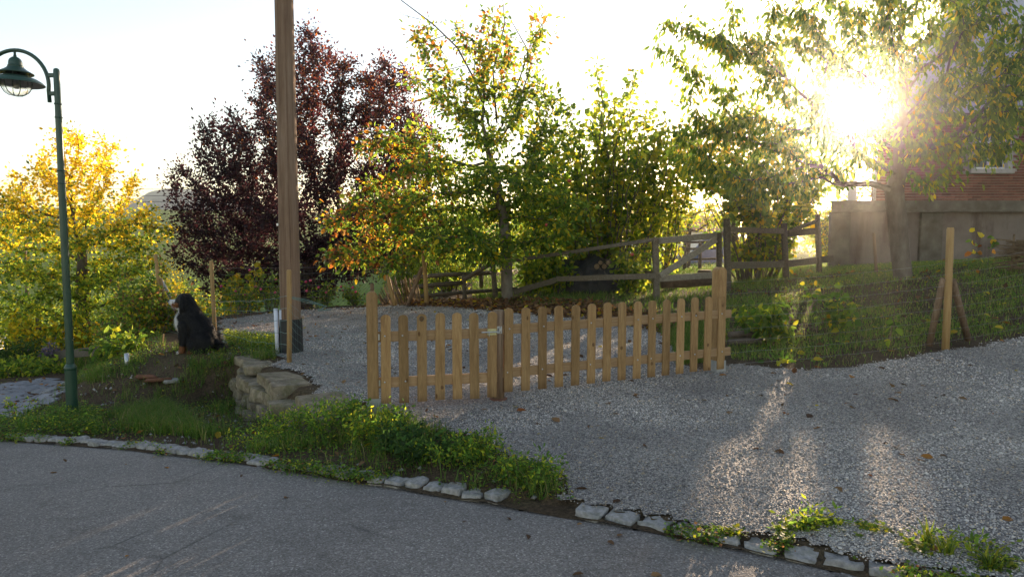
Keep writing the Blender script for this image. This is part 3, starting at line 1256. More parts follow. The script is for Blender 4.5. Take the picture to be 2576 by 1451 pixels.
# block paving at the left
pv0 = gp(-40, 1050)
PVP = [tuple(gp(px, py)[:2]) for px, py in [(-60, 1062), (60, 1046), (130, 1015), (170, 985), (215, 952), (205, 944), (120, 953), (-60, 978)]]
PVP[0] = (PVP[0][0] - .3, PVP[0][1] - .2)
pvx = np.arange(min(p[0] for p in PVP) - .1, max(p[0] for p in PVP) + .1, .1)
pvy = np.arange(min(p[1] for p in PVP) - .1, max(p[1] for p in PVP) + .1, .1)
pave = tag(sheet('paved_path', pvx, pvy, lambda x, y: H(x, y), lambda x, y: inpoly(x, y, PVP), M['soil'], .012), kind='structure')
pme = MB().box((0, 0, 0), (.225, .144, .06), None, .006).mesh('paving_block')
pang = math.radians(-24)
ca, sa = math.cos(pang), math.sin(pang)
cx, cyy = np.mean([p[0] for p in PVP]), np.mean([p[1] for p in PVP])
npv = 0
for r_ in range(-22, 22):
    for k_ in range(-16, 17):
        lx, ly = k_ * .238 + (r_ % 2) * .119, r_ * .158
        x_, y_ = cx + lx * ca - ly * sa, cyy + lx * sa + ly * ca
        if inpoly(np.array([x_]), np.array([y_]), PVP)[0] and npv < 300:
            e = .06
            zx = (hz(x_ + e, y_) - hz(x_ - e, y_)) / (2 * e)
            zy = (hz(x_, y_ + e) - hz(x_, y_ - e)) / (2 * e)
            nn = Vector((-zx, -zy, 1)).normalized()
            Rm_ = Vector((0, 0, 1)).rotation_difference(nn).to_matrix() @ Matrix.Rotation(pang + krng.uniform(-.012, .012), 3, 'Z')
            inst('paving_block', pme, (x_, y_, hz(x_, y_) - .012 + krng.uniform(-.002, .003)), Rm_, pave, M['paver'])
            npv += 1

# far wooded hill beyond the valley
hxs = np.linspace(-560, -60, 120)
hys = np.linspace(500, 760, 40)


def hill_z(x, y):
    ridge = np.exp(-((y - 620) / 70) ** 2)
    prof = np.interp(x, [-560, -420, -352, -322, -312, -296, -270, -230, -150, -60], [14, 18, 27, 43, 46.5, 46.5, 41, 32, 22, 14])
    return prof * ridge + (vnoise(x, y, .12, 4) + vnoise(x, y, .3, 9) * .5) * 2.0 * ridge - 2


tag(sheet('far_hill', hxs, hys, hill_z, None, M['far_hill']), kind='structure')


# ------------------------------------------------------------------ picket gate, picket panel and their posts
def cpoint(px, zc, z):
    """the point at camera depth zc, picture column px and height z"""
    Y = (zc + (z - CAMZ) * SP) / CP
    return np.array([(px - 1288) / F * zc, Y, z])


def picket_outline(w=.087, h=.80, arc=.035):
    p = [(-w / 2, 0), (w / 2, 0)]
    for k in range(9):
        t = math.pi * k / 8
        p.append((w / 2 * math.cos(t), h - arc + arc * math.sin(t)))
    return p


picket_me = MB().prism(picket_outline(), -.009, .009).mesh('picket')
GA, GB = cpoint(971, 6.16, .127), cpoint(1236, 6.39, .127)
FA, FB = cpoint(1276, 6.51, .146), cpoint(1808, 7.48, .181)
frng = np.random.default_rng(5)


def fence_run(root, A, B, n, rails, screws, knots, ext=(.05, .05)):
    A, B = Vector(A), Vector(B)
    d = (B - A).normalized()
    dh = Vector((d.x, d.y, 0)).normalized()
    nrm = Vector((dh.y, -dh.x, 0))          # towards the camera
    R = Matrix((dh, -nrm, Vector((0, 0, 1)))).transposed()
    for i in range(n):
        p = A.lerp(B, i / (n - 1)) + nrm * .024
        j = Matrix.Rotation(frng.uniform(-.011, .011), 3, 'Y') @ Matrix.Rotation(frng.uniform(-.012, .012), 3, 'Z')
        o = inst('picket', picket_me, (p.x, p.y, p.z + frng.uniform(-.006, .006)), R @ j, root, M['picket'])
        for rz in rails:
            if i in screws:
                s = MB().ellipsoid((p + nrm * .010 + Vector((frng.uniform(-.012, .012), 0, rz + .008))), (.0085, .0085, .0085), None, 8, 5)
                obj('screw', s, M['steel'], root)
        if i in knots:
            kx, kz = knots[i]
            k = MB()
            q = p + dh * kx + nrm * .0095 + Vector((0, 0, kz))
            k.lathe((0, 0, 0), [(.0, 0.001), (.011, .0012), (.015, 0)], 10)
            RR = Matrix((dh, Vector((0, 0, 1)), nrm)).transposed()
            k.v = [tuple(RR @ Vector((a[0], a[1] * 1.3, a[2])) + q) for a in k.v]
            obj('knot', k, M['knot'], root)
    for rz in rails:
        r = MB().beam(A - dh * ext[0] + Vector((0, 0, rz)), B + dh * ext[1] + Vector((0, 0, rz + (0))), .028, .092, bevel=.004)
        rail = r.mesh('rail')
        # local copy with the grain along x
        o = bpy.data.objects.new('rail', MB().box((0, 0, 0), ((B - A).length + ext[0] + ext[1], .028, .092), None, .004).mesh('rail'))
        C.objects.link(o)
        o.parent = root
        mid = (A - dh * ext[0] + B + dh * ext[1]) / 2 + Vector((0, 0, rz))
        o.location = mid - wloc(root)
        z = d.cross(-nrm * -1).normalized()
        o.rotation_euler = Matrix((d, -nrm, d.cross(-nrm))).transposed().to_euler()
        o.data.materials.append(M['rail'])
        bpy.data.meshes.remove(rail)
    return dh, nrm, R


gate = thing('picket_gate', GA - np.array([0, 0, .1]), 'low wooden picket gate with seven slats, steel hinges and sliding bolt', 'gate')
dh, nrm, Rg = fence_run(gate, GA, GB, 7, (.60, .185), (0, 1), {2: (.0, .755), 3: (.02, .12)}, (.09, .055))
# ring knot on the third picket
kp_ = Vector(GA).lerp(Vector(GB), 2 / 6) + nrm * .034 + Vector((0, 0, .755))
ringk = MB()
ringk.tube([kp_ + dh * .017 * math.cos(t) + Vector((0, 0, .021 * math.sin(t))) for t in np.linspace(0, 2 * math.pi, 15)], .004, 5)
obj('hole_rim', ringk, M['old_wood'], gate)
for rz in (.60, .185):
    hp = Vector(GA) - dh * .118 + nrm * .036 + Vector((0, 0, rz))
    h = MB().box(hp - dh * .012, (.04, .004, .09), Rg, .001)
    h.box(hp + dh * .045 + nrm * -.012, (.05, .004, .055), Rg, .001)
    for zz in (-.03, 0, .03):
        h.ellipsoid(hp - dh * (.018 if zz else .006) + nrm * .003 + Vector((0, 0, zz)), (.005, .005, .005), None, 6, 4)
    h.tube([hp + dh * .014 + Vector((0, 0, -.045)), hp + dh * .014 + Vector((0, 0, .045))], .007, 8)
    obj('hinge', h, M['steel'], gate)
bp = Vector(GB) + nrm * .036 + Vector((0, 0, .615))
b_ = MB().box(bp, (.085, .003, .058), Rg, .001)
b_.box(bp + nrm * .006 - dh * .025, (.018, .012, .03), Rg, .003).box(bp + nrm * .006 + dh * .025, (.018, .012, .03), Rg, .003)
bolt = obj('sliding_bolt', b_, M['brass'], gate)
obj('bolt_bar', MB().tube([bp + nrm * .012 - dh * .10, bp + nrm * .012 + dh * .075], .006, 8).tube([bp + nrm * .012 - dh * .03, bp + nrm * .02 - dh * .03 - Vector((0, 0, .04))], .004, 6), M['steel'], bolt)

panel = thing('picket_fence', FA - np.array([0, 0, .1]), 'low wooden picket fence panel of fifteen slats right of the gate', 'fence')
dh2, nrm2, Rf = fence_run(panel, FA, FB, 15, (.60, .185), (0, 2, 5, 8, 9, 11, 12, 14), {5: (.02, .39), 7: (-.01, .33), 9: (.0, .14), 12: (.018, .62), 13: (.0, .28), 14: (.01, .70)}, (.10, .15))
kq = Vector(FA) - dh2 * .085 + nrm2 * .017 + Vector((0, 0, .60))
keep = MB().box(kq, (.05, .003, .07), Rf, .001).box(kq + nrm2 * .010 + Vector((0, 0, .004)), (.028, .02, .03), Rf, .003)
for zz in (-.028, .028):
    keep.ellipsoid(kq + nrm2 * .003 + Vector((0, 0, zz)), (.005, .005, .005), None, 6, 4)
obj('bolt_keeper', keep, M['steel'], panel)


def square_post(name, label, px, zc, w, z0, z1, zshoe, R):
    p = cpoint(px, zc, z0)
    root = thing(name, (p[0], p[1], z0 - .1), label, 'post')
    prof = [(-w / 2, 0), (w / 2, 0)]
    for k in range(9):
        t = math.pi * k / 8
        prof.append((w / 2 * math.cos(t), z1 - zshoe - w * .42 + w * .42 * math.sin(t)))
    mb = MB().prism(prof, -w / 2, w / 2)
    me = mb.mesh('post_shaft')
    bm = bmesh.new()
    bm.from_mesh(me)
    bmesh.ops.bevel(bm, geom=[e for e in bm.edges if abs(e.verts[0].co.y - e.verts[1].co.y) < 1e-6], offset=.010, segments=2, affect='EDGES')
    bm.to_mesh(me)
    bm.free()
    inst('post_shaft', me, (p[0], p[1], zshoe), R, root, M['picket'])
    s = MB()
    for sx, sy, a, b in ((0, 1, w + .008, .004), (0, -1, w + .008, .004), (1, 0, .004, w + .008), (-1, 0, .004, w + .008)):
        s.box(Vector((p[0], p[1], (z0 + zshoe) / 2)) + R @ Vector((sx * (w / 2 + .003), sy * (w / 2 + .003), 0)), (a, b, zshoe - z0 + .10), R)
    obj('metal_shoe', s, M['steel'], root)
    return root


square_post('gate_post', 'short square timber post with rounded top holding the gate hinges', 940, 6.14, .098, -.08, 1.135, .13, Rg)
square_post('gate_post', 'taller square timber post behind the far end of the picket panel', 1804, 7.60, .118, 0.02, 1.29, .21, Rf)
mp = cpoint(1254, 6.52, .06)
mid = thing('round_post', mp, 'dark round bark post between gate and picket panel', 'post')
obj('shaft', MB().tube([(mp[0], mp[1], -.05), (mp[0] + .003, mp[1], .4), (mp[0], mp[1], .925)], [.056, .054, .055], 16), M['stake_dark'], mid)
obj('top_face', MB().lathe((mp[0], mp[1], .926), [(0, .003), (.050, .002), (.055, 0)], 16), M['log_end'], mid)
obj('base_ring', MB().lathe((mp[0], mp[1], .05), [(.058, .0), (.082, .0), (.085, .035), (.060, .04)], 18), M['terracotta'], mid)

# ------------------------------------------------------------------ street lamp
lp = Vector((-4.905, 7.5, -.37))
lamp = thing('street_lamp', lp, 'dark green street lamp with arched arm and hanging bell lantern', 'street lamp')
G_ = M['lamp_green']


def lz(py):
    return float(at(150, py, 7.5)[2])


z_col, z_top = lz(927), lz(172)
obj('base_sleeve', MB().lathe(lp, [(.058, -.15), (.058, z_col - lp.z)], 24), G_, lamp)
obj('collar', MB().lathe((lp.x, lp.y, z_col), [(.058, -.012), (.064, .0), (.063, .02), (.044, .05), (.040, .055)], 24), M['steel'] if False else G_, lamp)
z_r = [lz(262), lz(296), lz(430), lz(462)]
obj('pole', MB().lathe((lp.x, lp.y, 0), [(.039, z_col), (.038, z_r[3]), (.034, z_r[2]), (.033, z_r[1]), (.031, z_r[0])], 24), G_, lamp)
for k, zz in enumerate(z_r):
    obj('joint_ring', MB().lathe((lp.x, lp.y, zz), [(.030, -.008), (.038 if k < 2 else .043, -.006), (.038 if k < 2 else .043, .006), (.030, .008)], 24), G_, lamp)
obj('upper_pole', MB().lathe((lp.x, lp.y, 0), [(.031, z_r[0]), (.031, z_top - .03), (.027, z_top - .012), (.015, z_top - .002), (0, z_top)], 24), G_, lamp)
ax_ = lp.x - .088
zc_, rad = lz(215), .35
arc = [Vector((ax_, lp.y, lz(258)))] + [Vector((ax_ - .005, lp.y, zc_ - .05))]
arc += [Vector((ax_ - rad + rad * math.cos(t), lp.y, zc_ + .0 + .37 * math.sin(t))) for t in np.linspace(0, math.pi * 1.04, 26)]
obj('arched_arm', MB().tube(arc, .020, 14), G_, lamp)
for py in (190, 236):
    obj('spacer', MB().beam((ax_, lp.y, lz(py)), (lp.x, lp.y, lz(py)), .035, .042, bevel=.004), G_, lamp)
lx = ax_ - rad
ztop = zc_ + .37
lc = Vector((lx, lp.y, 0))
hood = obj('lantern_hood', MB().lathe((lx, lp.y, ztop), [(.012, 0), (.012, -.05), (.016, -.055), (.016, -.07), (.03, -.075), (.052, -.095), (.063, -.12), (.066, -.15), (.066, -.162), (.074, -.166), (.074, -.172),
      (.07, -.175), (.085, -.19), (.11, -.21), (.155, -.235), (.168, -.244), (.165, -.252), (.12, -.243), (.10, -.235)], 32), G_, lamp)
obj('glass_ring', MB().lathe((lx, lp.y, ztop), [(.125, -.235), (.13, -.285)], 24), M['glass'], hood)
obj('shade', MB().lathe((lx, lp.y, ztop), [(.12, -.278), (.14, -.281), (.19, -.298), (.235, -.326), (.262, -.352), (.264, -.360)], 36), G_, lamp)
obj('shade_underside', MB().lathe((lx, lp.y, ztop), [(.262, -.359), (.233, -.331), (.188, -.303), (.14, -.287), (.10, -.284)], 36), M['lamp_inner'], lamp)
globe = obj('glass_globe', MB().lathe((lx, lp.y, ztop), [(.135, -.30), (.138, -.35), (.13, -.40), (.108, -.44), (.07, -.467), (.03, -.478), (0, -.48)], 28), M['glass'], lamp)
for k in range(6):
    a_ = k * math.pi / 3 + .35
    pr = [(.142, -.29), (.145, -.35), (.137, -.402), (.113, -.445), (.073, -.473), (.0, -.487)]
    obj('cage_bar', MB().tube([(lx + r * math.cos(a_), lp.y + r * math.sin(a_), ztop + z) for r, z in pr], .0045, 6), G_, globe)
for k in range(4):
    a_ = k * math.pi / 2 + .4
    obj('strut', MB().tube([(lx + .125 * math.cos(a_), lp.y + .125 * math.sin(a_), ztop + z) for z in (-.235, -.29)], .004, 6), G_, hood)
obj('bulb', MB().lathe((lx, lp.y, ztop), [(.02, -.28), (.024, -.31), (.024, -.33), (.03, -.335), (.03, -.40), (.022, -.41), (0, -.41)], 14), M['plastic_white'], lamp)

# ------------------------------------------------------------------ utility pole
up_ = gp(733, 886)
ptop = at(713, -60, up_[1])
pole = thing('utility_pole', up_, 'tall thick bare wooden utility pole with black sleeve at its foot', 'utility pole')
pb = Vector(up_)
plean = (Vector(ptop) - pb)
pts = [pb + plean * t for t in np.linspace(-.03, 1, 14)] + [pb + plean * 1.35]
obj('shaft', MB().tube(pts, [.142 - .022 * i / 14 + .0015 * math.sin(i * 2.1) for i in range(15)], 28), M['pole'], pole)
sl = MB().tube([pb + Vector((0, 0, z)) for z in (-.1, .1, .3, .44, .47)], [.163, .161, .158, .157, .156], 26, cap=False)
obj('black_sleeve', sl, M['plastic_black'], pole)
obj('tag_plate', MB().box(Vector(at(698, 565, up_[1] - .13)), (.025, .012, .035), None, .002), M['steel'], pole)
cp_ = pb + Vector((-.155, -.10, 0))
obj('conduit', MB().tube([cp_ + Vector((.0, 0, -.1)), cp_ + Vector((-.015, 0, .62))], .028, 12), M['plastic_white'], pole)
obj('conduit', MB().tube([cp_ + Vector((.055, .01, -.1)), cp_ + Vector((.05, .01, .60))], .020, 12), M['plastic_white'], pole)


# ------------------------------------------------------------------ stakes and wire fences
def stake(label, px, ybase, ytop, r=.031, lean=0.0, m='stake', pxt=None, zc=None, braces=(), leanY=0):
    b = gp(px, ybase)
    Y = b[1]
    t = at(pxt if pxt is not None else px, ytop, Y + leanY)
    root = thing('fence_stake', b, label, 'stake')
    B, T = Vector(b) - Vector((0, 0, .15)), Vector(t)
    d = (T - B)
    obj('shaft', MB().tube([B, B + d * .5 + Vector((.004, 0, 0)), B + d * .985, T], [r * 1.04, r, r * .98, r * .8], 14), M[m], root)
    for (pa, ya, pb_, yb, dy, mm) in braces:
        e = gp(pb_, yb) if dy is None else at(pb_, yb, Y + dy)
        s = at(pa, ya, Y + (.04 if dy is None else dy * .1))
        obj('brace', MB().tube([Vector(s), Vector(e) - Vector((0, 0, .08))], r * .95, 10), M[mm], root)
    return root, Vector(b), T


S1, s1b, s1t = stake('tan wooden stake standing in front of the utility pole', 727, 915, 678)
S2, s2b, s2t = stake('tan wooden stake just behind the sitting dog', 541, 856, 655, pxt=531)
S3, s3b, s3t = stake('reddish stake with two leaning struts left of the dog', 411, 838, 640, pxt=391, m='stake', braces=[(403, 700, 430, 838, .25, 'stake'), (404, 702, 448, 775, 1.2, 'plastic_white')])
S4, s4b, s4t = stake('tall stake with slanting strut at the far edge of the gravel', 1074, 768, 622, pxt=1065, r=.05, m='stake', braces=[(1062, 672, 1022, 768, .1, 'stake_dark')])
S5, s5b, s5t = stake('short stake leaning left beside the rolled lath fence', 997, 770, 692, pxt=974, r=.045, m='stake')
S6, s6b, s6t = stake('thin grey stake top beyond the hinge post', 936, 770, 713, r=.045, m='stake_dark')
S7, s7b, s7t = stake('stout tan stake with two struts in the right wire fence', 2378, 882, 572, pxt=2391, r=.042, braces=[(2374, 700, 2338, 852, .25, 'stake_dark'), (2396, 705, 2436, 838, .3, 'stake_dark')])
S8, s8b, s8t = stake('thin crooked grey stake left of the cherry trunk', 2206, 688, 586, pxt=2198, r=.03, m='stake_dark')
S9, s9b, s9t = stake('pale thin rod among the garden plants left of the dog', 357, 830, 732, pxt=350, r=.012, m='plastic_white')


def wire_fence(name, label, A, B, tops, bots, n, vsp, m, r=.0016, sag=.02, jit=.004, cat='fence', wob=0.0, seed=1):
    """A..B ground ends; wires between two heights, thin verticals; every wire its own part"""
    rg = np.random.default_rng(seed)
    A, B = Vector(A), Vector(B)
    root = thing(name, A, label, cat)
    L = (B - A).length
    for i in range(n):
        f = i / (n - 1)
        za, zb = bots[0] + (tops[0] - bots[0]) * f, bots[1] + (tops[1] - bots[1]) * f
        pts = []
        for k in range(25):
            t = k / 24
            p = A.lerp(B, t)
            p.z = (A.z + za) * (1 - t) + (B.z + zb) * t - sag * 4 * t * (1 - t) + (rg.uniform(-1, 1) * jit)
            p.y += rg.uniform(-1, 1) * wob
            pts.append(p)
        obj('wire', MB().tube(pts, r, 4, cap=False), m, root)
    k = int(L / vsp)
    for j in range(1, k):
        t = j / k
        p = A.lerp(B, t)
        z0 = A.z * (1 - t) + B.z * t
        lo = z0 + bots[0] * (1 - t) + bots[1] * t - sag * 4 * t * (1 - t)
        hi = z0 + tops[0] * (1 - t) + tops[1] * t - sag * 4 * t * (1 - t)
        obj('wire', MB().tube([(p.x, p.y, lo), (p.x + rg.uniform(-.01, .01), p.y, (lo + hi) / 2), (p.x, p.y, hi)], r * .5, 3, cap=False), m, root)
    return root


gpr = Vector(cpoint(1815, 7.62, .12))
wire_fence('wire_fence', 'thin zinc wire fence between tall gate post and stout stake', gpr, s7b, (1.0, 1.06), (.08, .10), 8, .30, M['wire'], .0015, .03, .006, seed=1)
e7 = Vector((9.0, 9.3, hz(9.0, 9.3)))
wire_fence('wire_fence', 'thin wire fence running off over the grass bank right of the stout stake', s7b, e7, (1.06, 1.05), (.10, .12), 8, .30, M['wire'], .0012, .02, .006, seed=2)
wire_fence('wire_fence', 'slack green wire netting between the dog and the utility pole', s2b + Vector((0, -.03, 0)), s1b + Vector((0, .03, 0)), (.64, .86), (.05, .08), 6, .25, M['wire_green'], .0026, .05, .012, wob=.02, seed=3)
wire_fence('wire_fence', 'slack green wire netting behind the head of the dog', s3b, s2b, (.78, .64), (.05, .05), 6, .25, M['wire_green'], .0024, .03, .012, wob=.02, seed=4)
wire_fence('wire_fence', 'fine wire netting between front stake and hinge post of the gate', s1b, Vector(cpoint(925, 6.2, .05)), (.80, .70), (.03, .03), 9, .12, M['wire_green'], .0011, .12, .01, seed=5)
lb = gp(560, 792)
wire_fence('wire_fence', 'dark square mesh fence along the far edge of the gravel', gp(545, 800) + np.array([0, .3, 0]), gp(1010, 768) + np.array([0, .25, 0]), (1.02, .88), (.04, .04), 8, .16, M['wire'], .0020, .01, .003, seed=6)
# loose green strand hanging from the front stake past the pole
t1 = MB()
sa_ = s1b + Vector((0, 0, .86))
for k in range(3):
    pts = [sa_ + Vector((.02, 0, -.01 * k)), sa_ + Vector((.22, .12, -.06 - .02 * k)), sa_ + Vector((.42, .3, -.16)), Vector(at(800, 778 + k * 2, 10.2)), Vector(at(835, 778, 10.4))]
    pts = [pts[0].lerp(pts[1], t) for t in (0, .5)] + [pts[1].lerp(pts[2], t) for t in (0, .5)] + [pts[2].lerp(pts[3], t) for t in (0, .33, .66)] + [pts[3], pts[4]]
    t1.tube(pts, .0035, 5)
tag(obj('loose_wire', t1, M['wire_green']), 'loose green wire strands drooping from the stake past the utility pole', 'wire')

# ------------------------------------------------------------------ dry stone wall
wall = thing('stone_wall', gp(640, 1040), 'low dry stone wall of mossy sandstone blocks beside the weeds', 'stone wall')
wrng = np.random.default_rng(12)
WL = [Vector((-3.50, 9.12, 0)), Vector((-2.86, 7.98, 0)), Vector((-2.22, 7.05, 0)), Vector((-1.80, 6.50, 0)), Vector((-1.55, 6.15, 0))]
wlen = [(b - a).length for a, b in zip(WL[:-1], WL[1:])]


def wl(d):
    for k, L in enumerate(wlen):
        if d <= L or k == len(wlen) - 1:
            return WL[k].lerp(WL[k + 1], min(1.1, d / L)), (WL[k + 1] - WL[k]).normalized()
        d -= L


for course in range(4):
    d_ = -.1 + wrng.uniform(0, .15)
    while d_ < sum(wlen):
        L_ = wrng.uniform(.24, .50) * (1.15 if course == 0 else 1)
        H_ = wrng.uniform(.095, .15) if course == 0 else wrng.uniform(.12, .18)
        D_ = wrng.uniform(.36, .58)
        p, d = wl(max(0, d_ + L_ / 2))
        nrm_ = Vector((-d.y, d.x, 0))          # into the yard
        zt = float(UPPER(np.array([p.x]), np.array([p.y]))[0]) + .05
        zc_s = zt - .08 - course * .152 + wrng.uniform(-.025, .02)
        out_ = wrng.uniform(-.06, .05) + course * .03
        q_ = p + nrm_ * (D_ / 2 - .24 - out_)
        if not (course == 0 and wrng.uniform() < .12):
            me = hull_stone('wall_stone', (L_ * 1.04, D_, H_ * 1.12), wrng)
            inst('wall_stone', me, (q_.x, q_.y, zc_s), Matrix.Rotation(math.atan2(d.y, d.x) + wrng.uniform(-.22, .22), 3, 'Z') @ Matrix.Rotation(wrng.uniform(-.10, .10), 3, 'Y') @ Matrix.Rotation(wrng.uniform(-.09, .09), 3, 'X'), wall, M['wallstone'])
        d_ += L_ + .012


# ------------------------------------------------------------------ brick building on a plastered plinth
def skew_box(x0, x1, y0, y1, z0, z1, k=.62):
    """block whose left end runs back at a slant"""
    s_ = (y1 - y0) * k
    v = [(x0, y0, z0), (x1, y0, z0), (x1, y1, z0), (x0 + s_, y1, z0), (x0, y0, z1), (x1, y0, z1), (x1, y1, z1), (x0 + s_, y1, z1)]
    return v, [(3, 2, 1, 0), (4, 5, 6, 7), (0, 1, 5, 4), (1, 2, 6, 5), (2, 3, 7, 6), (3, 0, 4, 7)]


BY = 19.0
bx0, bx1 = float(at(2090, 600, BY)[0]), 21.0
zl0, zl1 = float(at(2300, 533, BY)[2]), float(at(2300, 505, BY)[2])       # concrete band
zeave = float(at(2300, 288, BY + .3)[2])
wx0 = float(at(2196, 400, BY + .3)[0])
house = thing('brick_building', (bx0, BY, .7), 'red brick building on a tall stained plaster plinth behind the cherry tree', 'building')
obj('plinth', MB().add(*skew_box(bx0, bx1, BY, BY + 6, 0, zl0)), M['plaster'], house)
obj('concrete_band', MB().add(*skew_box(bx0 - .05, bx1 + .05, BY - .08, BY + 6, zl0 + .05, zl1)), M['concrete_band'], house)
obj('band_lip', MB().add(*skew_box(bx0 - .09, bx1 + .09, BY - .16, BY + 6.02, zl0 - .01, zl0 + .05)), M['concrete_band'], house)
sx_ = float(at(2318, 600, BY)[0])
obj('pilaster', MB().box((sx_ + .22, BY - .02, zl0 / 2), (.62, .16, zl0 - .02), None, .02), M['concrete_band'], house)
obj('pilaster', MB().box((bx0 + .22, BY - .02, zl0 / 2), (.55, .14, zl0 - .02), None, .02), M['concrete_band'], house)
ww0, ww1 = float(at(2440, 370, BY + .3)[0]), float(at(2546, 370, BY + .3)[0])
wz0, wz1 = float(at(2490, 438, BY + .3)[2]), float(at(2490, 302, BY + .3)[2])
BF = BY + .30       # brick face
wallm = MB()
y0, y1 = BF + .025, BF + 6.0
y1 = BF + 4.4
wallm.add(*skew_box(wx0, ww0, y0, y0 + 3.6, zl1, zeave))
wallm.box(((ww1 + bx1) / 2, (y0 + y1) / 2, (zl1 + zeave) / 2), (bx1 - ww1, y1 - y0, zeave - zl1))
wallm.box(((ww0 + ww1) / 2, (y0 + y1) / 2, (zl1 + wz0) / 2), (ww1 - ww0 - .002, y1 - y0, wz0 - zl1))
wallm.box(((ww0 + ww1) / 2, (y0 + y1) / 2, (wz1 + zeave) / 2), (ww1 - ww0 - .002, y1 - y0, zeave - wz1))
obj('wall', wallm, M['mortar'], house)
bme = MB().box((0, 0, 0), (.236, .05, .061), None, .004).mesh('brick')
bme.materials.append(M['brick'])
brng = np.random.default_rng(8)
courses = int((zeave - zl1) / .0755)
rest, nb = [], 0
hoff = wloc(house)
for r_ in range(courses):
    z_ = zl1 + .04 + r_ * .0755
    x_ = wx0 + .12 + (.123 if r_ % 2 else 0)
    while x_ < bx1 - .13:
        if not (wz0 - .03 < z_ < wz1 + .03 and ww0 - .13 < x_ < ww1 + .13):
            if r_ < 14 and x_ < 15.0 and nb < 300:
                o = bpy.data.objects.new('brick', bme)
                C.objects.link(o)
                o.parent = house
                o.location = Vector((x_, BF + brng.uniform(-.003, .003), z_)) - hoff
                nb += 1
            else:
                rest.append((x_, z_))
        x_ += .246
rest = np.array(rest)
n = len(rest)
cb = np.array([(sx, sy, sz_) for sx in (-.118, .118) for sy in (-.025, .025) for sz_ in (-.0305, .0305)])
fb = np.array([(0, 1, 3, 2), (4, 6, 7, 5), (0, 4, 5, 1), (2, 3, 7, 6), (0, 2, 6, 4), (1, 5, 7, 3)])
Vb = np.column_stack([rest[:, 0], BF + brng.uniform(-.003, .003, n), rest[:, 1]])[:, None] + cb[None]
cbk = np.array([.235, .098, .068]) * brng.uniform(.6, 1.35, (n, 1)) * brng.uniform(.9, 1.1, (n, 3))
rb = geo_obj('brickwork', (Vb.reshape(-1, 3), (np.arange(n)[:, None, None] * 8 + fb[None]).reshape(-1, 4), np.repeat(cbk, 8, 0)), M['brick_attr'], house)
rb['kind'] = 'stuff'
# window with stone surround
win = obj('window', MB().box(((ww0 + ww1) / 2, BF + .12, (wz0 + wz1) / 2), (ww1 - ww0 - .24, .02, wz1 - wz0 - .24)), M['pane'], house)
sr = MB()
for a_, b_ in (((ww0 + .06, wz0), (ww0 + .06, wz1)), ((ww1 - .06, wz0), (ww1 - .06, wz1))):
    sr.box((a_[0], BF + .03, (wz0 + wz1) / 2), (.14, .16, wz1 - wz0 - .28), None, .01)
sr.box(((ww0 + ww1) / 2, BF + .03, wz1 - .07), (ww1 - ww0, .17, .14), None, .01)
obj('surround', sr, M['window_stone'], win)
obj('sill', MB().box(((ww0 + ww1) / 2, BF + .0, wz0 + .07), (ww1 - ww0 + .06, .26, .13), None, .015), M['window_stone'], win)
fr = MB()
for fx in (ww0 + .15, (ww0 + ww1) / 2, ww1 - .15):
    fr.box((fx, BF + .095, (wz0 + wz1) / 2), (.05, .05, wz1 - wz0 - .30))
fr.box(((ww0 + ww1) / 2, BF + .094, wz0 + .17), (ww1 - ww0 - .3, .05, .05))
fr.box(((ww0 + ww1) / 2, BF + .094, wz0 + .9), (ww1 - ww0 - .3, .05, .05))
obj('frame', fr, M['window_paint'], win)
# hipped roof
e = .12
rf = MB()
A_, B_, C_, D_ = (wx0 - e, BF - .25, zeave), (bx1, BF - .25, zeave), (bx1, BF + 9, zeave), (wx0 + 6.2, BF + 9, zeave)
R1, R2 = (wx0 + 5.0, BF + 4.3, zeave + 5.0), (bx1, BF + 4.3, zeave + 5.0)
rf.add([A_, B_, C_, D_, R1, R2], [(0, 1, 5, 4), (1, 2, 5), (2, 3, 4, 5), (3, 0, 4), (3, 2, 1, 0)])
obj('roof', rf, M['roof'], house)
obj('eave_board', MB().box(((wx0 + bx1) / 2, BF - .22, zeave - .085), (bx1 - wx0 + .2, .04, .16)), M['old_wood'], house)
obj('downpipe', MB().tube([(wx0 + .03, BF - .09, zl1 + .02), (wx0 + .03, BF - .09, zeave - .15)], .045, 10), M['steel'], house)
obj('porch_panel', MB().box((wx0 - .10, BF + .9, (zl1 + 3.35) / 2), (.24, .06, 3.35 - zl1)), M['white_wall'], house)


# ------------------------------------------------------------------ old paddock fence and its gate
def seg_pt(px, py, Y):
    return Vector(at(px, py, Y))


pf = thing('paddock_fence', gp(1325, 742), 'old grey post and rail fence under the hazel bushes', 'fence')


def post(root, px, yb, yt, pxt=None, w=.11, m='old_wood', Y=None, round_=True):
    b = gp(px, yb) if Y is None else at(px, yb, Y)
    t = at(pxt or px, yt, b[1])
    if round_:
        obj('post', MB().tube([Vector(b) - Vector((0, 0, .2)), Vector(b).lerp(Vector(t), .5), Vector(t)], [w * .52, w * .5, w * .48], 10), M[m], root)
    else:
        obj('post', MB().beam(Vector(b) - Vector((0, 0, .2)), Vector(t), w, w, (0, 1, 0), .008), M[m], root)
    return b[1]


def rail(root, a, b, w=.035, h=.08, m='old_wood', round_=False, name='rail'):
    A, B = seg_pt(*a), seg_pt(*b)
    if round_:
        mid_ = A.lerp(B, .5) + Vector((0, 0, .01))
        obj(name, MB().tube([A, mid_, B], [h * .5, h * .48, h * .45], 9), M[m], root)
    else:
        obj(name, MB().beam(A, B, w, h, bevel=.006), M[m], root)


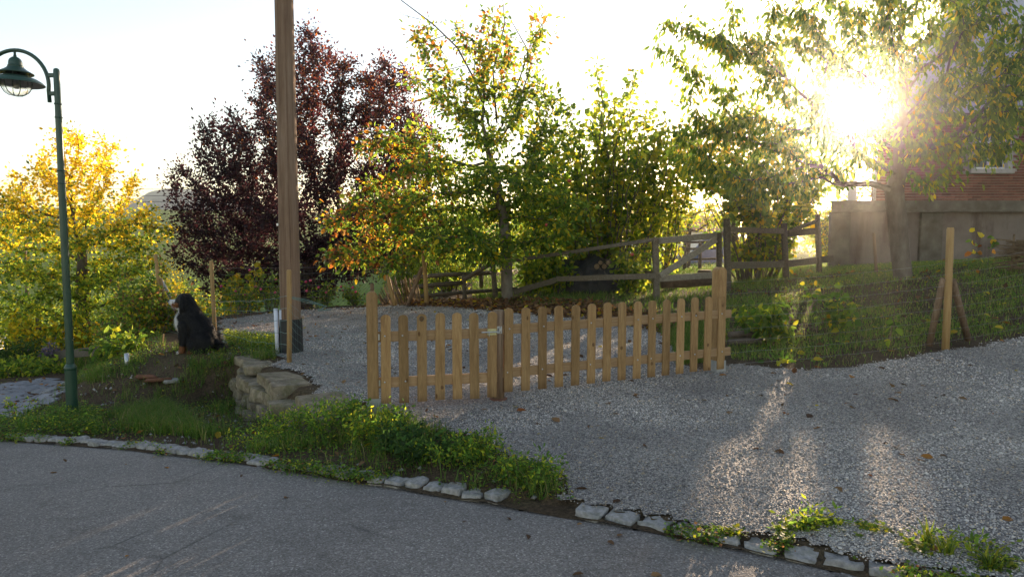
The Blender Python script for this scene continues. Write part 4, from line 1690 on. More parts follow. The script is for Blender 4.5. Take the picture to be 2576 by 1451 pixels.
Ya = post(pf, 1248, 752, 652, 1238, .13)
Yb = post(pf, 1327, 742, 622, 1320, .11)
Yc = post(pf, 1653, 752, 598, 1648, .12, round_=False)
rail(pf, (1236, 664, Ya - .12), (1650, 602, Yc - .12))
rail(pf, (1292, 735, Ya - .12), (1400, 704, (Yb + Yc) / 2), h=.13)
rail(pf, (1400, 702, (Yb + Yc) / 2), (1650, 694, Yc - .10), h=.12)
rail(pf, (1166, 704, Ya + .3), (1240, 662, Ya + .02), round_=True, h=.11)
Yd = Yc + .35
M['gate_wood_lit'] = noisy('lit_gate_timber', [(.2, (.13, .11, .085)), (.5, (.23, .20, .16)), (.8, (.33, .29, .24))], 8, .85, .2, .5, 35, (3, 3, 3), 9, .006, dist=1.0, varied=.15)  # paler old timber; the light on the gate is put into its colour
pg = thing('paddock_gate', gp(1660, 748), 'weathered wooden field gate with a diagonal brace', 'gate')
rail(pg, (1656, 606, Yc), (1806, 592, Yd), .05, .13, name='top_rail', m='gate_wood_lit')
rail(pg, (1658, 701, Yc), (1806, 691, Yd), .05, .13, name='bottom_rail', m='gate_wood_lit')
rail(pg, (1661, 694, Yc - .06), (1802, 602, Yd - .06), .04, .13, name='diagonal_brace', m='gate_wood_lit')
obj('upright', MB().beam(seg_pt(1809, 585, Yd), seg_pt(1809, 706, Yd), .10, .10, (0, 1, 0), .008), M['old_wood'], pg)
pf2 = thing('paddock_fence', gp(1830, 735), 'dark plank fence between the field gate and the plaster plinth', 'fence')
Yt = post(pf2, 1832, 735, 550, 1828, .115, round_=False)
Ye = post(pf2, 1978, 702, 562, 1972, .14)
Yf = post(pf2, 2062, 688, 540, 2056, .13)
rail(pf2, (1836, 578, Yt), (1975, 582, Ye), .04, .12)
rail(pf2, (1836, 668, Yt), (1975, 664, Ye), .04, .15)
rail(pf2, (1978, 588, Ye), (2062, 580, Yf), .05, .15)
rail(pf2, (1978, 664, Ye), (2095, 650, Yf + .3), .05, .16)
rail(pf2, (1985, 583, Ye), (2056, 556, Yf), round_=True, h=.10)
# fence round the sunny lawn further off
pf3 = thing('paddock_fence', gp(1180, 742), 'distant low rail fence across the bright lawn', 'fence')
Y3 = post(pf3, 1170, 752, 690, 1166, .11)
Y3b = post(pf3, 1212, 726, 655, 1208, .12, Y=Y3 + 4)
rail(pf3, (1040, 697, Y3), (1170, 689, Y3), round_=True, h=.11)
rail(pf3, (1040, 722, Y3), (1170, 711, Y3), round_=True, h=.12)
rail(pf3, (1020, 748, Y3), (1300, 726, Y3 + 1.5), round_=True, h=.11)
rail(pf3, (1170, 690, Y3), (1300, 682, Y3 + 5), round_=True, h=.12)
log1 = tag(obj('log', MB().tube([seg_pt(1664, 714, Yc + .6), seg_pt(1730, 711, Yc + .65), seg_pt(1800, 706, Yc + .7)], [.10, .105, .10], 12), M['log']), 'long fallen log lying behind the field gate', 'log')
stp = gp(1782, 706)
st_ = thing('tree_stump', stp, 'dark cut tree stump behind the tall gate post', 'stump')
obj('body', MB().tube([Vector(stp) + Vector((0, .4, z)) for z in (-.1, .1, .26)], [.22, .19, .18], 14), M['log'], st_)
obj('cut_face', MB().lathe(Vector(stp) + Vector((0, .4, .262)), [(0, .004), (.17, .002), (.18, 0)], 14), M['log_end'], st_)

# woodpile under a black tarp
tp = gp(1490, 738)
wp = thing('wood_pile', tp, 'wood pile covered by a shiny black tarp under the hazel', 'wood pile')
tv, tf = [], []
nx_, ny_ = 22, 12
for j in range(ny_):
    for i in range(nx_):
        u, v = i / (nx_ - 1), j / (ny_ - 1)
        x = tp[0] - .78 + 1.56 * u
        a_ = v * math.pi
        prof = math.sin(a_) ** .45 if 0 < v < 1 else 0
        zt = .95 - .16 * abs(u - .55) * 2 + .05 * math.sin(u * 14) + .03 * math.sin(u * 31 + v * 9)
        y = tp[1] + .5 - .55 * math.cos(a_) + .04 * math.sin(u * 23 + v * 6)
        tv.append((x, y, tp[2] - .05 + zt * prof))
for j in range(ny_ - 1):
    for i in range(nx_ - 1):
        tf.append((j * nx_ + i, j * nx_ + i + 1, (j + 1) * nx_ + i + 1, (j + 1) * nx_ + i))
obj('tarp', MB().add(tv, tf, True), M['tarp'], wp)
lrng = np.random.default_rng(4)
for k in range(4):
    lx_, lz_ = tp[0] + .1 + k * .09, tp[2] + .66 + (k % 2) * .09
    yy = tp[1] - .06 + lrng.uniform(-.02, .04)
    r_ = lrng.uniform(.05, .085)
    L_ = obj('log', MB().tube([(lx_, yy, lz_), (lx_ + .05, yy + .5, lz_ + .02)], r_, 9, cap=False), M['log'], wp)
    obj('cut_end', MB().lathe((0, 0, 0), [(0, 0), (r_, 0)], 9).__class__().tube([(lx_, yy - .006, lz_), (lx_, yy - .001, lz_)], r_ * .98, 9), M['log_end'], L_)

# small heap of split logs by the raspberry plants
for k, (px, py, dx, r_, nm) in enumerate([(1880, 872, .26, .055, 'lower split log lying in the grass beside the raspberry plants'), (1872, 856, .20, .05, 'upper split log resting on another beside the raspberry plants')]):
    b = gp(1880, 872)
    c = Vector((b[0] + (px - 1880) * .004, b[1] + k * .06, b[2] + .05 + k * .09))
    tag(obj('split_log', MB().tube([c + Vector((-dx, -.03, 0)), c + Vector((0, 0, .012)), c + Vector((dx, .05, -.01))], [r_ * .9, r_, r_ * .85], 7), M['log']), nm, 'log', 'split logs in the grass')

# brushwood screen at the far right
wk = Vector((float(at(2560, 640, 12.2)[0]), 12.2, 0))
wk.z = hz(wk.x, wk.y)
ws = thing('wicker_screen', wk, 'woven brushwood bundle at the far right edge of the bank', 'wicker')
wr = np.random.default_rng(6)
for k in range(150):
    z_ = wk.z + wr.uniform(-.05, .58)
    a_ = wr.uniform(-.25, .25)
    x_ = wk.x + wr.uniform(-.18, .75)
    y_ = wk.y + wr.uniform(-.16, .16)
    L_ = wr.uniform(.2, .5)
    c = Vector((x_, y_, z_))
    d_ = Vector((math.cos(a_), wr.uniform(-.4, .4), math.sin(a_)))
    obj('twig', MB().tube([c - d_ * L_ * .5, c + Vector((0, wr.uniform(-.03, .03), wr.uniform(-.03, .03))), c + d_ * L_ * .5], [.010, .012, .007], 5), M['wicker'], ws)
for k in range(4):
    x_ = wk.x - .1 + k * .27
    obj('upright', MB().tube([(x_, wk.y, wk.z - .2), (x_ + .02, wk.y, wk.z + .68)], .018, 7), M['wicker'], ws)

# ------------------------------------------------------------------ things beyond the paddock
oh = at(1125, 716, 44)
hs = thing('orange_house', oh, 'low orange rendered house with dark red roof beyond the lawn', 'house')
obj('wall', MB().box((oh[0], oh[1] + 2.5, oh[2] + .2), (4.6, 5, 2.2)), M['orange_wall'], hs)
ro = MB()
zz = oh[2] + 1.3
ro.add([(oh[0] - 2.8, oh[1] - .5, zz), (oh[0] + 2.8, oh[1] - .5, zz), (oh[0] + 2.8, oh[1] + 5.5, zz), (oh[0] - 2.8, oh[1] + 5.5, zz), (oh[0] - 2.8, oh[1] + 2.5, zz + 1.9), (oh[0] + 2.8, oh[1] + 2.5, zz + 1.9)],
       [(0, 1, 5, 4), (2, 3, 4, 5), (3, 0, 4), (1, 2, 5), (3, 2, 1, 0)])
obj('roof', ro, M['red_roof'], hs)
for k in (-1.2, .9):
    w_ = obj('window', MB().box((oh[0] + k, oh[1] - .02, oh[2] + .35), (1.0, .08, .9)), M['pane'], hs)
    obj('frame', MB().box((oh[0] + k, oh[1] - .05, oh[2] - .14), (1.2, .16, .08)).box((oh[0] + k, oh[1] - .07, oh[2] + .35), (.06, .06, .9)), M['window_paint'], w_)
wb = at(1700, 650, 62)
wh = thing('white_building', wb, 'white rendered building seen through the field gate', 'building')
obj('wall', MB().box((wb[0], wb[1] + 2, wb[2] + .8), (7.5, 4, 3.2)), M['white_wall'], wh)
zz = wb[2] + 2.4
obj('roof', MB().add([(wb[0] - 4, wb[1] - .4, zz), (wb[0] + 4, wb[1] - .4, zz), (wb[0] + 4, wb[1] + 4.4, zz), (wb[0] - 4, wb[1] + 4.4, zz), (wb[0] - 4, wb[1] + 2, zz + 1.5), (wb[0] + 4, wb[1] + 2, zz + 1.5)],
                     [(0, 1, 5, 4), (2, 3, 4, 5), (3, 0, 4), (1, 2, 5), (3, 2, 1, 0)]), M['red_roof'], wh)
pf4 = thing('paddock_fence', at(1690, 690, 26), 'small far fence behind the field gate', 'fence')
for px in (1668, 1693, 1722, 1760):
    b = at(px, 690, 26)
    g_ = hz(b[0], b[1])
    obj('post', MB().tube([(b[0], b[1], g_ - .1), (b[0], b[1], g_ + 1.15)], .07, 8), M['old_wood'], pf4)
for h_ in (.45, .85, 1.1):
    a_, b_ = at(1655, 690, 26), at(1800, 690, 26)
    obj('rail', MB().tube([(a_[0], a_[1], hz(a_[0], a_[1]) + h_), (b_[0], b_[1], hz(b_[0], b_[1]) + h_)], .045, 8), M['old_wood'], pf4)
bt = at(1796, 640, 40)
btr = MB()
g_ = hz(bt[0], bt[1])
btr.add([(bt[0] - 1.6, bt[1], g_ - .05), (bt[0] + 1.0, bt[1], g_ - .05), (bt[0] + 1.0, bt[1] + 1.5, g_ - .05), (bt[0] - 1.6, bt[1] + 1.5, g_ - .05), (bt[0] - .1, bt[1] + .4, g_ + 1.9), (bt[0] + .8, bt[1] + .6, g_ + 2.0)],
        [(0, 1, 5, 4), (1, 2, 5), (2, 3, 4, 5), (3, 0, 4), (3, 2, 1, 0)])
tag(obj('covered_stack', btr, M['cloth_blue']), 'blue sheeted stack far behind the field gate', 'stack')


# ------------------------------------------------------------------ animals
def fuse(mb, voxel, smooth=6):
    """one continuous skin over overlapping shapes"""
    me = mb.mesh('tmp')
    o = bpy.data.objects.new('tmp', me)
    C.objects.link(o)
    md = o.modifiers.new('r', 'REMESH')
    md.mode = 'VOXEL'
    md.voxel_size = voxel
    sm = o.modifiers.new('s', 'SMOOTH')
    sm.iterations = smooth
    sm.factor = .5
    dg = bpy.context.evaluated_depsgraph_get()
    out = bpy.data.meshes.new_from_object(o.evaluated_get(dg))
    bpy.data.objects.remove(o)
    bpy.data.meshes.remove(me)
    out.polygons.foreach_set('use_smooth', [True] * len(out.polygons))
    return out


def limb(mb, pts, n=10):
    """tapered capsule chain: (x, y, z, r)"""
    for p in pts:
        mb.ellipsoid(p[:3], (p[3],) * 3, None, n, 8)
    for a, b in zip(pts[:-1], pts[1:]):
        mb.tube([a[:3], b[:3]], [a[3], b[3]], n)
    return mb


dg_ = gp(492, 884)
DX, DY, DZ = dg_[0], dg_[1] + .02, dg_[2] - .02


def D(rx, ry, y=0.0):
    return (DX + (rx - 960) / 1000., DY + y, DZ + (1245 - ry) / 1000.)


def d4(rx, ry, y, r):
    return (*D(rx, ry, y), r)


db = MB()
db.ellipsoid(D(815, 500), (.118, .105, .112))                                   # skull
db.ellipsoid(D(770, 530), (.09, .09, .075))
limb(db, [d4(745, 530, 0, .072), d4(680, 532, 0, .055), d4(632, 522, 0, .046), d4(612, 515, 0, .036)])   # muzzle
limb(db, [d4(745, 575, 0, .045), d4(680, 590, 0, .032), d4(640, 590, 0, .024)])    # lower jaw
for s in (-1, 1):                                                               # drop ears
    limb(db, [d4(835, 440, s * .095, .04), d4(850, 510, s * .125, .045), d4(850, 580, s * .128, .048), d4(838, 625, s * .12, .03)])
limb(db, [d4(850, 540, 0, .112), d4(880, 610, 0, .118), d4(905, 700, 0, .15)])    # neck and ruff
db.ellipsoid(D(835, 760), (.135, .15, .18))                                     # chest
limb(db, [d4(895, 725, 0, .15), d4(975, 835, 0, .17), d4(1045, 950, 0, .19), d4(1080, 1060, 0, .18)])   # trunk
db.ellipsoid(D(762, 800), (.088, .115, .15))
for s in (-1, 1):
    dx = 0 if s < 0 else -45
    limb(db, [d4(850 + dx, 840, s * .10, .085), d4(835 + dx, 960, s * .105, .072), d4(822 + dx, 1080, s * .105, .052), d4(812 + dx, 1190, s * .105, .046), d4(805 + dx, 1222, s * .105, .046)])
    for k in (-.025, 0, .025):
        limb(db, [d4(790 + dx, 1225, s * .105 + k, .028), d4(750 + dx, 1232, s * .105 + k * 1.2, .022)])
    db.ellipsoid(D(1075, 1075, s * .14), (.19, .10, .17))                       # thigh
    limb(db, [d4(1000, 1120, s * .17, .085), d4(985, 1180, s * .18, .06), d4(1060, 1215, s * .18, .045)])
    limb(db, [d4(1060, 1218, s * .18, .042), d4(985, 1225, s * .18, .040), d4(930, 1230, s * .18, .032)])
limb(db, [d4(1260, 1120, 0, .07), d4(1310, 1170, -.05, .075), d4(1380, 1165, -.12, .07), d4(1440, 1160, -.16, .04)])   # tail
dme = fuse(db, .014, 5)
nv = len(dme.vertices)
dco = np.zeros(nv * 3, np.float32)
dme.vertices.foreach_get('co', dco)
dco = dco.reshape(-1, 3)
rxy = (dco[:, 0] - DX) * 1000 + 960
ryy = 1245 - (dco[:, 2] - DZ) * 1000
dyy = dco[:, 1] - DY
drg = np.random.default_rng(9)
jit = drg.normal(0, 8, nv)


def dog_col(rx, ry, dy):
    n_ = len(rx)
    c = np.tile(np.array([.0055, .005, .005]), (n_, 1))
    white, tan = np.array([.62, .60, .58]), np.array([.17, .062, .022])
    chest = (rx < 778 - np.abs(dy) * 90 + 14 * np.sin(ry * .05)) & (ry > 600) & (ry < 930)
    c[chest] = white
    muz = (rx < 702) & (ry < 560) & (ry > 470)
    c[muz] = white * .9
    c[(rx < 700) & (ry >= 560) & (ry < 640)] = np.array([.30, .22, .2])
    c[(rx < 612) & (ry < 527) & (ry > 480)] = .01
    ck = (rx > 655) & (rx < 765) & (ry > 522) & (ry < 590)
    c[ck] = tan
    bl = (rx < 770) & (ry < 480) & (np.abs(dy) < .022)
    c[bl] = white
    c[(ry > 1135) & (rx < 900)] = tan
    c[(ry > 1195) & (rx < 770)] = white * .9
    c[(ry > 1180) & (rx > 900) & (rx < 1000)] = tan * .7
    return c


dcol = dog_col(rxy + jit, ryy + jit, dyy)
ca_ = dme.color_attributes.new('Col', 'FLOAT_COLOR', 'POINT')
ca_.data.foreach_set('color', np.column_stack([dcol, np.ones(nv)]).astype(np.float32).ravel())
M['dog'] = col_mat('dog_coat', .6, .3, .4, 90)
dog = tag(link(bpy.data.objects.new('dog', dme), M['dog']), 'large black dog with white chest sitting on the mound, mouth open', 'dog')
# the long coat: tapering hairs lying down the body
tri = np.zeros(nv * 3, np.float32)
dme.vertices.foreach_get('normal', tri)
dn = tri.reshape(-1, 3)
nh = 26000
hi_ = drg.integers(0, nv, nh)
hp_, hn = dco[hi_] + drg.normal(0, .004, (nh, 3)), dn[hi_]
flow = np.tile(np.array([.5, 0, -1.0]), (nh, 1))
flow -= hn * (flow * hn).sum(1, keepdims=True)
face = (rxy[hi_] < 800) & (ryy[hi_] < 610)
legs = (ryy[hi_] > 1120) & (rxy[hi_] < 880)
hl = drg.uniform(.02, .05, nh) * np.where(face, .18, 1) * np.where(legs, .35, 1) * np.where(rxy[hi_] > 1280, 1.4, 1)
hd = unit(unit(flow) + hn * drg.uniform(.25, .6, (nh, 1)) + drg.normal(0, .22, (nh, 3)))
hc = dog_col(rxy[hi_] + jit[hi_], ryy[hi_] + jit[hi_], dyy[hi_]) * drg.uniform(.7, 1.5, (nh, 1))
hs_ = unit(np.cross(hd, hn + 1e-3)) * .0022
hv = np.stack([hp_ - hs_, hp_ + hs_, hp_ + hd * hl[:, None]], 1).reshape(-1, 3)
geo_obj('coat', (hv, np.arange(nh * 3).reshape(-1, 3), np.repeat(hc, 3, 0)), M['dog'], dog, tri=True)
fm = MB()
for s in (-1, 1):
    fm.ellipsoid(D(728, 478, s * .062), (.011, .009, .011), None, 8, 6)
eye = obj('eye', fm, M['plastic_black'], dog)
obj('nose', MB().ellipsoid(D(592, 508), (.022, .026, .02), None, 10, 8), M['plastic_black'], dog)
M['tongue'] = noisy('tongue', [(.3, (.35, .10, .10)), (.7, (.5, .17, .16))], 9, .4, .4, .1, 40)
obj('tongue', MB().ellipsoid(D(672, 573), (.05, .026, .012), None, 10, 6), M['tongue'], dog)

# pony seen from behind, far off in the paddock
po = at(1716, 652, 46)
po[2] = hz(po[0], po[1])
pm = MB()
pm.ellipsoid((po[0], po[1], po[2] + .78), (.30, .42, .27))
pm.ellipsoid((po[0], po[1] + .55, po[2] + .76), (.29, .55, .27))
pm.ellipsoid((po[0], po[1] + 1.05, po[2] + .80), (.24, .3, .26))
for s in (-1, 1):
    limb(pm, [(po[0] + s * .15, po[1] + .02, po[2] + .68, .16), (po[0] + s * .15, po[1] - .02, po[2] + .45, .095), (po[0] + s * .15, po[1] - .10, po[2] + .33, .06), (po[0] + s * .15, po[1] - .04, po[2] + .08, .05), (po[0] + s * .15, po[1] - .01, po[2] + .03, .065)])
    limb(pm, [(po[0] + s * .13, po[1] + 1.05, po[2] + .6, .12), (po[0] + s * .13, po[1] + 1.06, po[2] + .33, .06), (po[0] + s * .13, po[1] + 1.06, po[2] + .03, .055)])
limb(pm, [(po[0], po[1] + 1.1, po[2] + .85, .2), (po[0] + .15, po[1] + 1.45, po[2] + .75, .15), (po[0] + .25, po[1] + 1.7, po[2] + .5, .11), (po[0] + .28, po[1] + 1.85, po[2] + .28, .075)])
pony = tag(link(bpy.data.objects.new('pony', fuse(pm, .035, 4)), M['pony']), 'small dark grey pony seen from behind through the field gate', 'pony')
obj('tail', MB().tube([(po[0], po[1] - .4, po[2] + .9), (po[0], po[1] - .5, po[2] + .7), (po[0], po[1] - .47, po[2] + .25)], [.05, .08, .03], 8), M['plastic_black'], pony)

# ------------------------------------------------------------------ bits on the mound and in the garden
trg = np.random.default_rng(31)
for k, (px, py, s, nm) in enumerate([(372, 960, .13, 'curved terracotta shard lying on the dirt slope'), (400, 966, .15, 'flat long terracotta shard on the dirt slope'), (432, 968, .09, 'small pale shard at the end of the terracotta pieces')]):
    b = gp(px, py)
    me = rock_mesh('tile_shard', (s * 2, s * 1.1, .045), trg, .2, .1, 3)
    o = inst('tile_shard', me, (b[0], b[1], b[2] + .03), Matrix.Rotation(.3 * k, 3, 'Z') @ Matrix.Rotation(-.5 + .3 * k, 3, 'X'), None, M['terracotta'] if k < 2 else M['granite'])
    tag(o, nm, 'shard', 'terracotta shards on the slope')
pb_ = gp(505 * 1.0, 925)
pb_ = gp(320, 918)
tag(obj('pipe_stub', MB().tube([Vector(pb_) - Vector((0, 0, .1)), Vector(pb_) + Vector((0, 0, .16))], .032, 12).tube([Vector(pb_) + Vector((0, 0, .16)), Vector(pb_) + Vector((0, 0, .161))], .024, 12), M['steel']), 'short grey pipe stub sticking out of the mound', 'pipe')
for k, (px, y0_, y1_, nm) in enumerate([(648 * .629, 1386 * .629, 1335 * .629, 'short split stick left of the front paw of the dog'), (610 * .629, 1340 * .629, 1290 * .629, 'thin pale stick beside the pale rod')]):
    b = gp(px, y0_)
    t = at(px + 4, y1_, b[1])
    tag(obj('stick', MB().tube([Vector(b) - Vector((0, 0, .05)), Vector(t)], [.012, .010], 7), M['stake']), nm, 'stick', 'sticks on the mound')
# timber edging, white tunnel end and plants of the low garden
ea, eb = gp(35, 910), gp(345, 880)
ge = [Vector(ea), Vector(ea).lerp(Vector(eb), .5), Vector(eb)]
for k in range(2):
    a_, b_ = ge[k] + Vector((0, 0, .05)), ge[k + 1] + Vector((0, 0, .05))
    tag(obj('garden_board', MB().beam(a_, b_ - (b_ - a_).normalized() * .02, .045, .16, bevel=.005), M['old_wood']), ['grey edging board of the garden bed left of the lamp post', 'grey edging board of the garden bed right of the lamp post'][k], 'board', 'garden bed boards')
tu = gp(-12, 880)
tn = thing('garden_tunnel', tu, 'white sheeted garden tunnel cut by the left edge of the picture', 'tunnel')
prof_ = [(-1.6, 0), (-1.5, .55), (-.95, .95), (-.0, 1.15), (.30, 1.0), (.52, .62), (.56, 0)]
X0 = tu[0] - .33
hoop = [Vector((X0 + a, tu[1], tu[2] - .05 + b * .62)) for a, b in prof_]
obj('hoop', MB().tube(hoop, .03, 8), M['plastic_white'], tn)
tv = [(p.x, p.y + dy_, p.z) for dy_ in (.02, 1.2, 2.4) for p in hoop]
n7 = len(hoop)
obj('sheet', MB().add(tv, [(j * n7 + i, j * n7 + i + 1, (j + 1) * n7 + i + 1, (j + 1) * n7 + i) for j in range(2) for i in range(n7 - 1)], True), M['sheet_white'], tn)
# rail trellis behind the vines
ga_, gb_ = at(-20, 838, 16.5), at(340, 808, 16.5)
tr_ = thing('trellis', (ga_[0], 16.5, hz(ga_[0], 16.5)), 'grey rail trellis carrying the vines in the low garden', 'trellis')
for k, yy in enumerate((838, 866)):
    obj('rail', MB().tube([Vector(at(-20, yy, 16.5)), Vector(at(340, yy - 32, 16.5))], .04, 8), M['old_wood'], tr_)
for px in (97, 215, 330):
    b = at(px, 850, 16.5)
    obj('post', MB().tube([(b[0], 16.52, hz(b[0], 16.5) - .1), (b[0], 16.52, float(at(px, 800, 16.5)[2]))], .05, 8), M['old_wood'], tr_)

# rolled chestnut paling, leaning
pr_ = gp(1005, 768)
pl = thing('lath_roll', pr_, 'leaning roll of thin pale chestnut laths by the far edge of the yard', 'lath fence')
plr = np.random.default_rng(14)
for k in range(34):
    px = 962 + k * 2.9
    b = Vector(at(px + 4, 770, pr_[1] + .35 + .25 * math.sin(k * .35)))
    t = Vector(at(px - 18 + plr.uniform(-4, 4) + (10 if k > 18 else 0), 744 - 44 * math.sin(min(1, k / 18) * 1.5) + plr.uniform(-4, 6), pr_[1] + .45))
    obj('lath', MB().tube([b, b.lerp(t, .5) + Vector((plr.uniform(-.01, .01), 0, 0)), t], [.012, .013, .011], 5), M['stake_dark'] if k % 3 else M['stake'], pl)

# overhead cables far left and their small pole
for k, (ya, yb, nm) in enumerate([(468, 466, 'uppermost thin overhead cable far behind the yellow tree'), (484, 483, 'middle thin overhead cable far behind the yellow tree'), (500, 497, 'lowest thin overhead cable far behind the yellow tree')]):
    a_, b_ = Vector(at(56, ya + 2, 60)), Vector(at(900, yb, 75))
    pts = [a_.lerp(b_, t) - Vector((0, 0, .8 * 4 * t * (1 - t) * .4)) for t in np.linspace(0, 1, 12)]
    tag(obj('overhead_cable', MB().tube(pts, .018, 4), M['plastic_black']), nm, 'cable', 'overhead cables')
b = at(57, 520, 60)
fp = tag(obj('far_pole', MB().tube([(b[0], 60, hz(b[0], 60)), (b[0], 60, float(at(57, 458, 60)[2]))], [.16, .12], 10).beam(Vector((b[0] - .5, 60, float(at(57, 466, 60)[2]))), Vector((b[0] + .5, 60, float(at(57, 466, 60)[2]))), .1, .1), M['stake_dark']), 'small dark cable pole far behind the yellow tree', 'utility pole')


# ------------------------------------------------------------------ trees
def sun_gap(P):
    """leaves left out round the camera-to-sun line so the glow shows through"""
    c = np.array([0, 0, CAMZ])
    d = np.array(SUN)
    w = P - c
    t = w @ d
    ang = np.linalg.norm(w - t[:, None] * d, axis=1) / np.maximum(t, .1)
    return (ang < .014) | ((ang < .028) & (np.sin(P[:, 0] * 37 + P[:, 2] * 53) > .1))


SLOTS = [gp(px, py) for px, py in ((230, 1420), (400, 1410), (470, 1425), (560, 1380))]


def slots(P):
    """leaves left out along the sun direction so light streaks reach the road"""
    s_ = np.array(SUN)
    g = P - s_ * ((P[:, 2:3] + .05) / s_[2])
    hx, hy = math.sin(SUN_AZ), math.cos(SUN_AZ)
    lat = g[:, 0] * hy - g[:, 1] * hx
    lon = g[:, 0] * hx + g[:, 1] * hy
    out = np.zeros(len(P), bool)
    for q in SLOTS:
        l0, a0 = q[0] * hy - q[1] * hx, q[0] * hx + q[1] * hy
        out |= (np.abs(lat - l0) < .12) & (lon > a0 - 1.3) & (lon < a0 + 1.2)
    return out


PATCHES = [(gp(px, py), r_) for px, py, r_ in ((1960, 800, .32), (2045, 775, .25), (1900, 870, .22), (1745, 735, .45), (1700, 760, .4), (1130, 1035, .40), (1000, 1050, .25), (1560, 905, .35), (1450, 915, .25),
           (640, 860, .40), (2215, 760, .3), (1010, 1080, .22), (900, 800, .5), (700, 800, .4), (2000, 1440, .16), (480, 700, .6))]


def patches(P):  # leaves cut away up-sun of chosen ground spots, to light them
    s_ = np.array(SUN)
    out = np.zeros(len(P), bool)
    hsh = np.abs(np.sin(P[:, 0] * 91.7 + P[:, 1] * 47.3 + P[:, 2] * 63.1) * 43758.5) % 1
    for q, r_ in PATCHES:
        w = P - q
        t = w @ s_
        d = np.linalg.norm(w - t[:, None] * s_, axis=1)
        out |= (t > 0) & (d < r_ * .9) & (hsh < .95)
    return out


def sun_open(P):
    return sun_gap(P) | slots(P) | patches(P)  # leaf gaps shaped for the sun glow, road streaks and lit ground


def keep_clear(q):
    """limbs pushed aside from the camera-to-sun line to keep the glow clear"""
    d = np.array(SUN)
    w = q - np.array([0, 0, CAMZ])
    t = w @ d
    r = w - t * d
    m = np.linalg.norm(r)
    lim = .034 * t
    return q if m > lim else q + r / max(m, 1e-6) * (lim - m)


def yellow_col(P, n, rng):
    f = np.clip((P[:, 2] - 0.7) / 2.8 + rng.normal(0, .22, n), 0, 1)
    y, g = pal(n, [(1, YELLOW)], rng), pal(n, [(.5, YGREEN), (.6, GREEN)], rng)
    return np.where((f > rng.uniform(.15, .75, n))[:, None], y, g)


tb = gp(205, 870)
t0 = np.array([float(at(205, 700, 17.5)[0]), 17.5, 0])
t0[2] = hz(t0[0], t0[1])
tree('maple_tree', 'golden yellow autumn tree behind the street lamp', [t0, at(203, 700, 17.5), at(206, 600, 17.5)],
     [(205, 470, 17.5, 1.55, 1.6, 1.15, 260), (120, 520, 17.3, 1.7, 1.6, 1.2, 220), (330, 590, 17.5, 1.15, 1.3, 1.0, 200), (30, 640, 17.4, 1.7, 1.6, 1.2, 220), (210, 650, 17.0, 2.0, 1.8, 1.0, 260), (150, 760, 17.0, 2.2, 1.5, .7, 160),
      (330, 720, 17.2, 1.0, 1.2, .8, 110), (385, 560, 17.5, .4, .6, .5, 40), (200, 370, 17.5, 1.2, 1.0, .7, 70), (-80, 560, 17.5, 1.4, 1.4, 1.6, 120)],
     26500, .092, .75, None, step=.24, r_root=.17, r_tip=.006, thr=.022, spread=.15, oval=False, seed=11, colfun=yellow_col)


def purple_col(P, n, rng):
    hi = np.clip((P[:, 2] - 2.8) / 3.0, 0, 1) * np.clip((P[:, 0] + 8.2) / 2.2, 0.12, 1)
    p, r = pal(n, [(1, PURPLE)], rng), pal(n, [(1, REDDISH), (.35, PURPLE), (.2, ORANGE)], rng)
    return np.where((rng.uniform(size=n) < hi * .62)[:, None], r, p)


pt = np.array([float(at(770, 700, 19)[0]), 19, 0])
pt[2] = hz(pt[0], pt[1])
tree('plum_tree', 'large dark purple leaved tree behind the utility pole', [pt, pt + [0, 0, .9], pt + [.1, 0, 2.0]],
     [(740, 330, 19, 1.8, 1.7, 1.7, 300), (800, 190, 19, 1.0, 1.1, 1.1, 130), (960, 230, 19.2, 1.15, 1.2, 1.2, 150), (690, 180, 19, .7, .8, .6, 60), (600, 420, 18.8, 1.4, 1.5, 1.4, 240), (540, 330, 18.8, .55, .7, .6, 50),
      (900, 430, 19, 1.9, 1.7, 1.6, 280), (1040, 330, 19.2, .8, .9, .9, 80), (560, 560, 18.6, 1.1, 1.3, 1.3, 180), (720, 580, 18.4, 1.8, 1.6, 1.3, 240), (900, 600, 18.6, 1.7, 1.5, 1.2, 200), (600, 680, 18.4, 1.2, 1.1, .9, 160), (500, 560, 18.6, .8, .9, 1.0, 110), (820, 640, 18.3, 1.6, 1.2, .9, 160),
      (770, 110, 19, .6, .6, .6, 40), (490, 480, 18.8, .75, .8, 1.1, 90), (500, 610, 18.6, .8, .9, .9, 90), (1020, 480, 18.8, .9, 1.0, 1.0, 90), (760, 690, 18.2, 1.9, 1.2, .7, 120)],
     108000, .088, .62, None, step=.24, infl=2.0, kill=.36, r_root=.22, r_tip=.005, thr=.022, spread=.21, oval=False, leafm='leaf_dark', seed=12, colfun=purple_col, bark='bark')


def apple_col(P, n, rng):
    left = np.clip((-.9 - P[:, 0]) / 2.6, 0, 1)
    high = np.clip((P[:, 2] - 4.2) / 1.6, 0, 1)
    u = rng.uniform(size=n)
    g = pal(n, [(.72, GREEN), (.2, YGREEN), (.08, YELLOW)], rng)
    o = pal(n, [(.30, ORANGE), (.09, YELLOW), (.44, GREEN), (.10, YGREEN), (.2, BROWN)], rng)
    t = pal(n, [(.16, YELLOW), (.3, YGREEN), (.24, ORANGE), (.36, GREEN)], rng)
    c = np.where((u < left * .95)[:, None], o, g)
    return np.where((rng.uniform(size=n) < high * .9)[:, None], t, c)


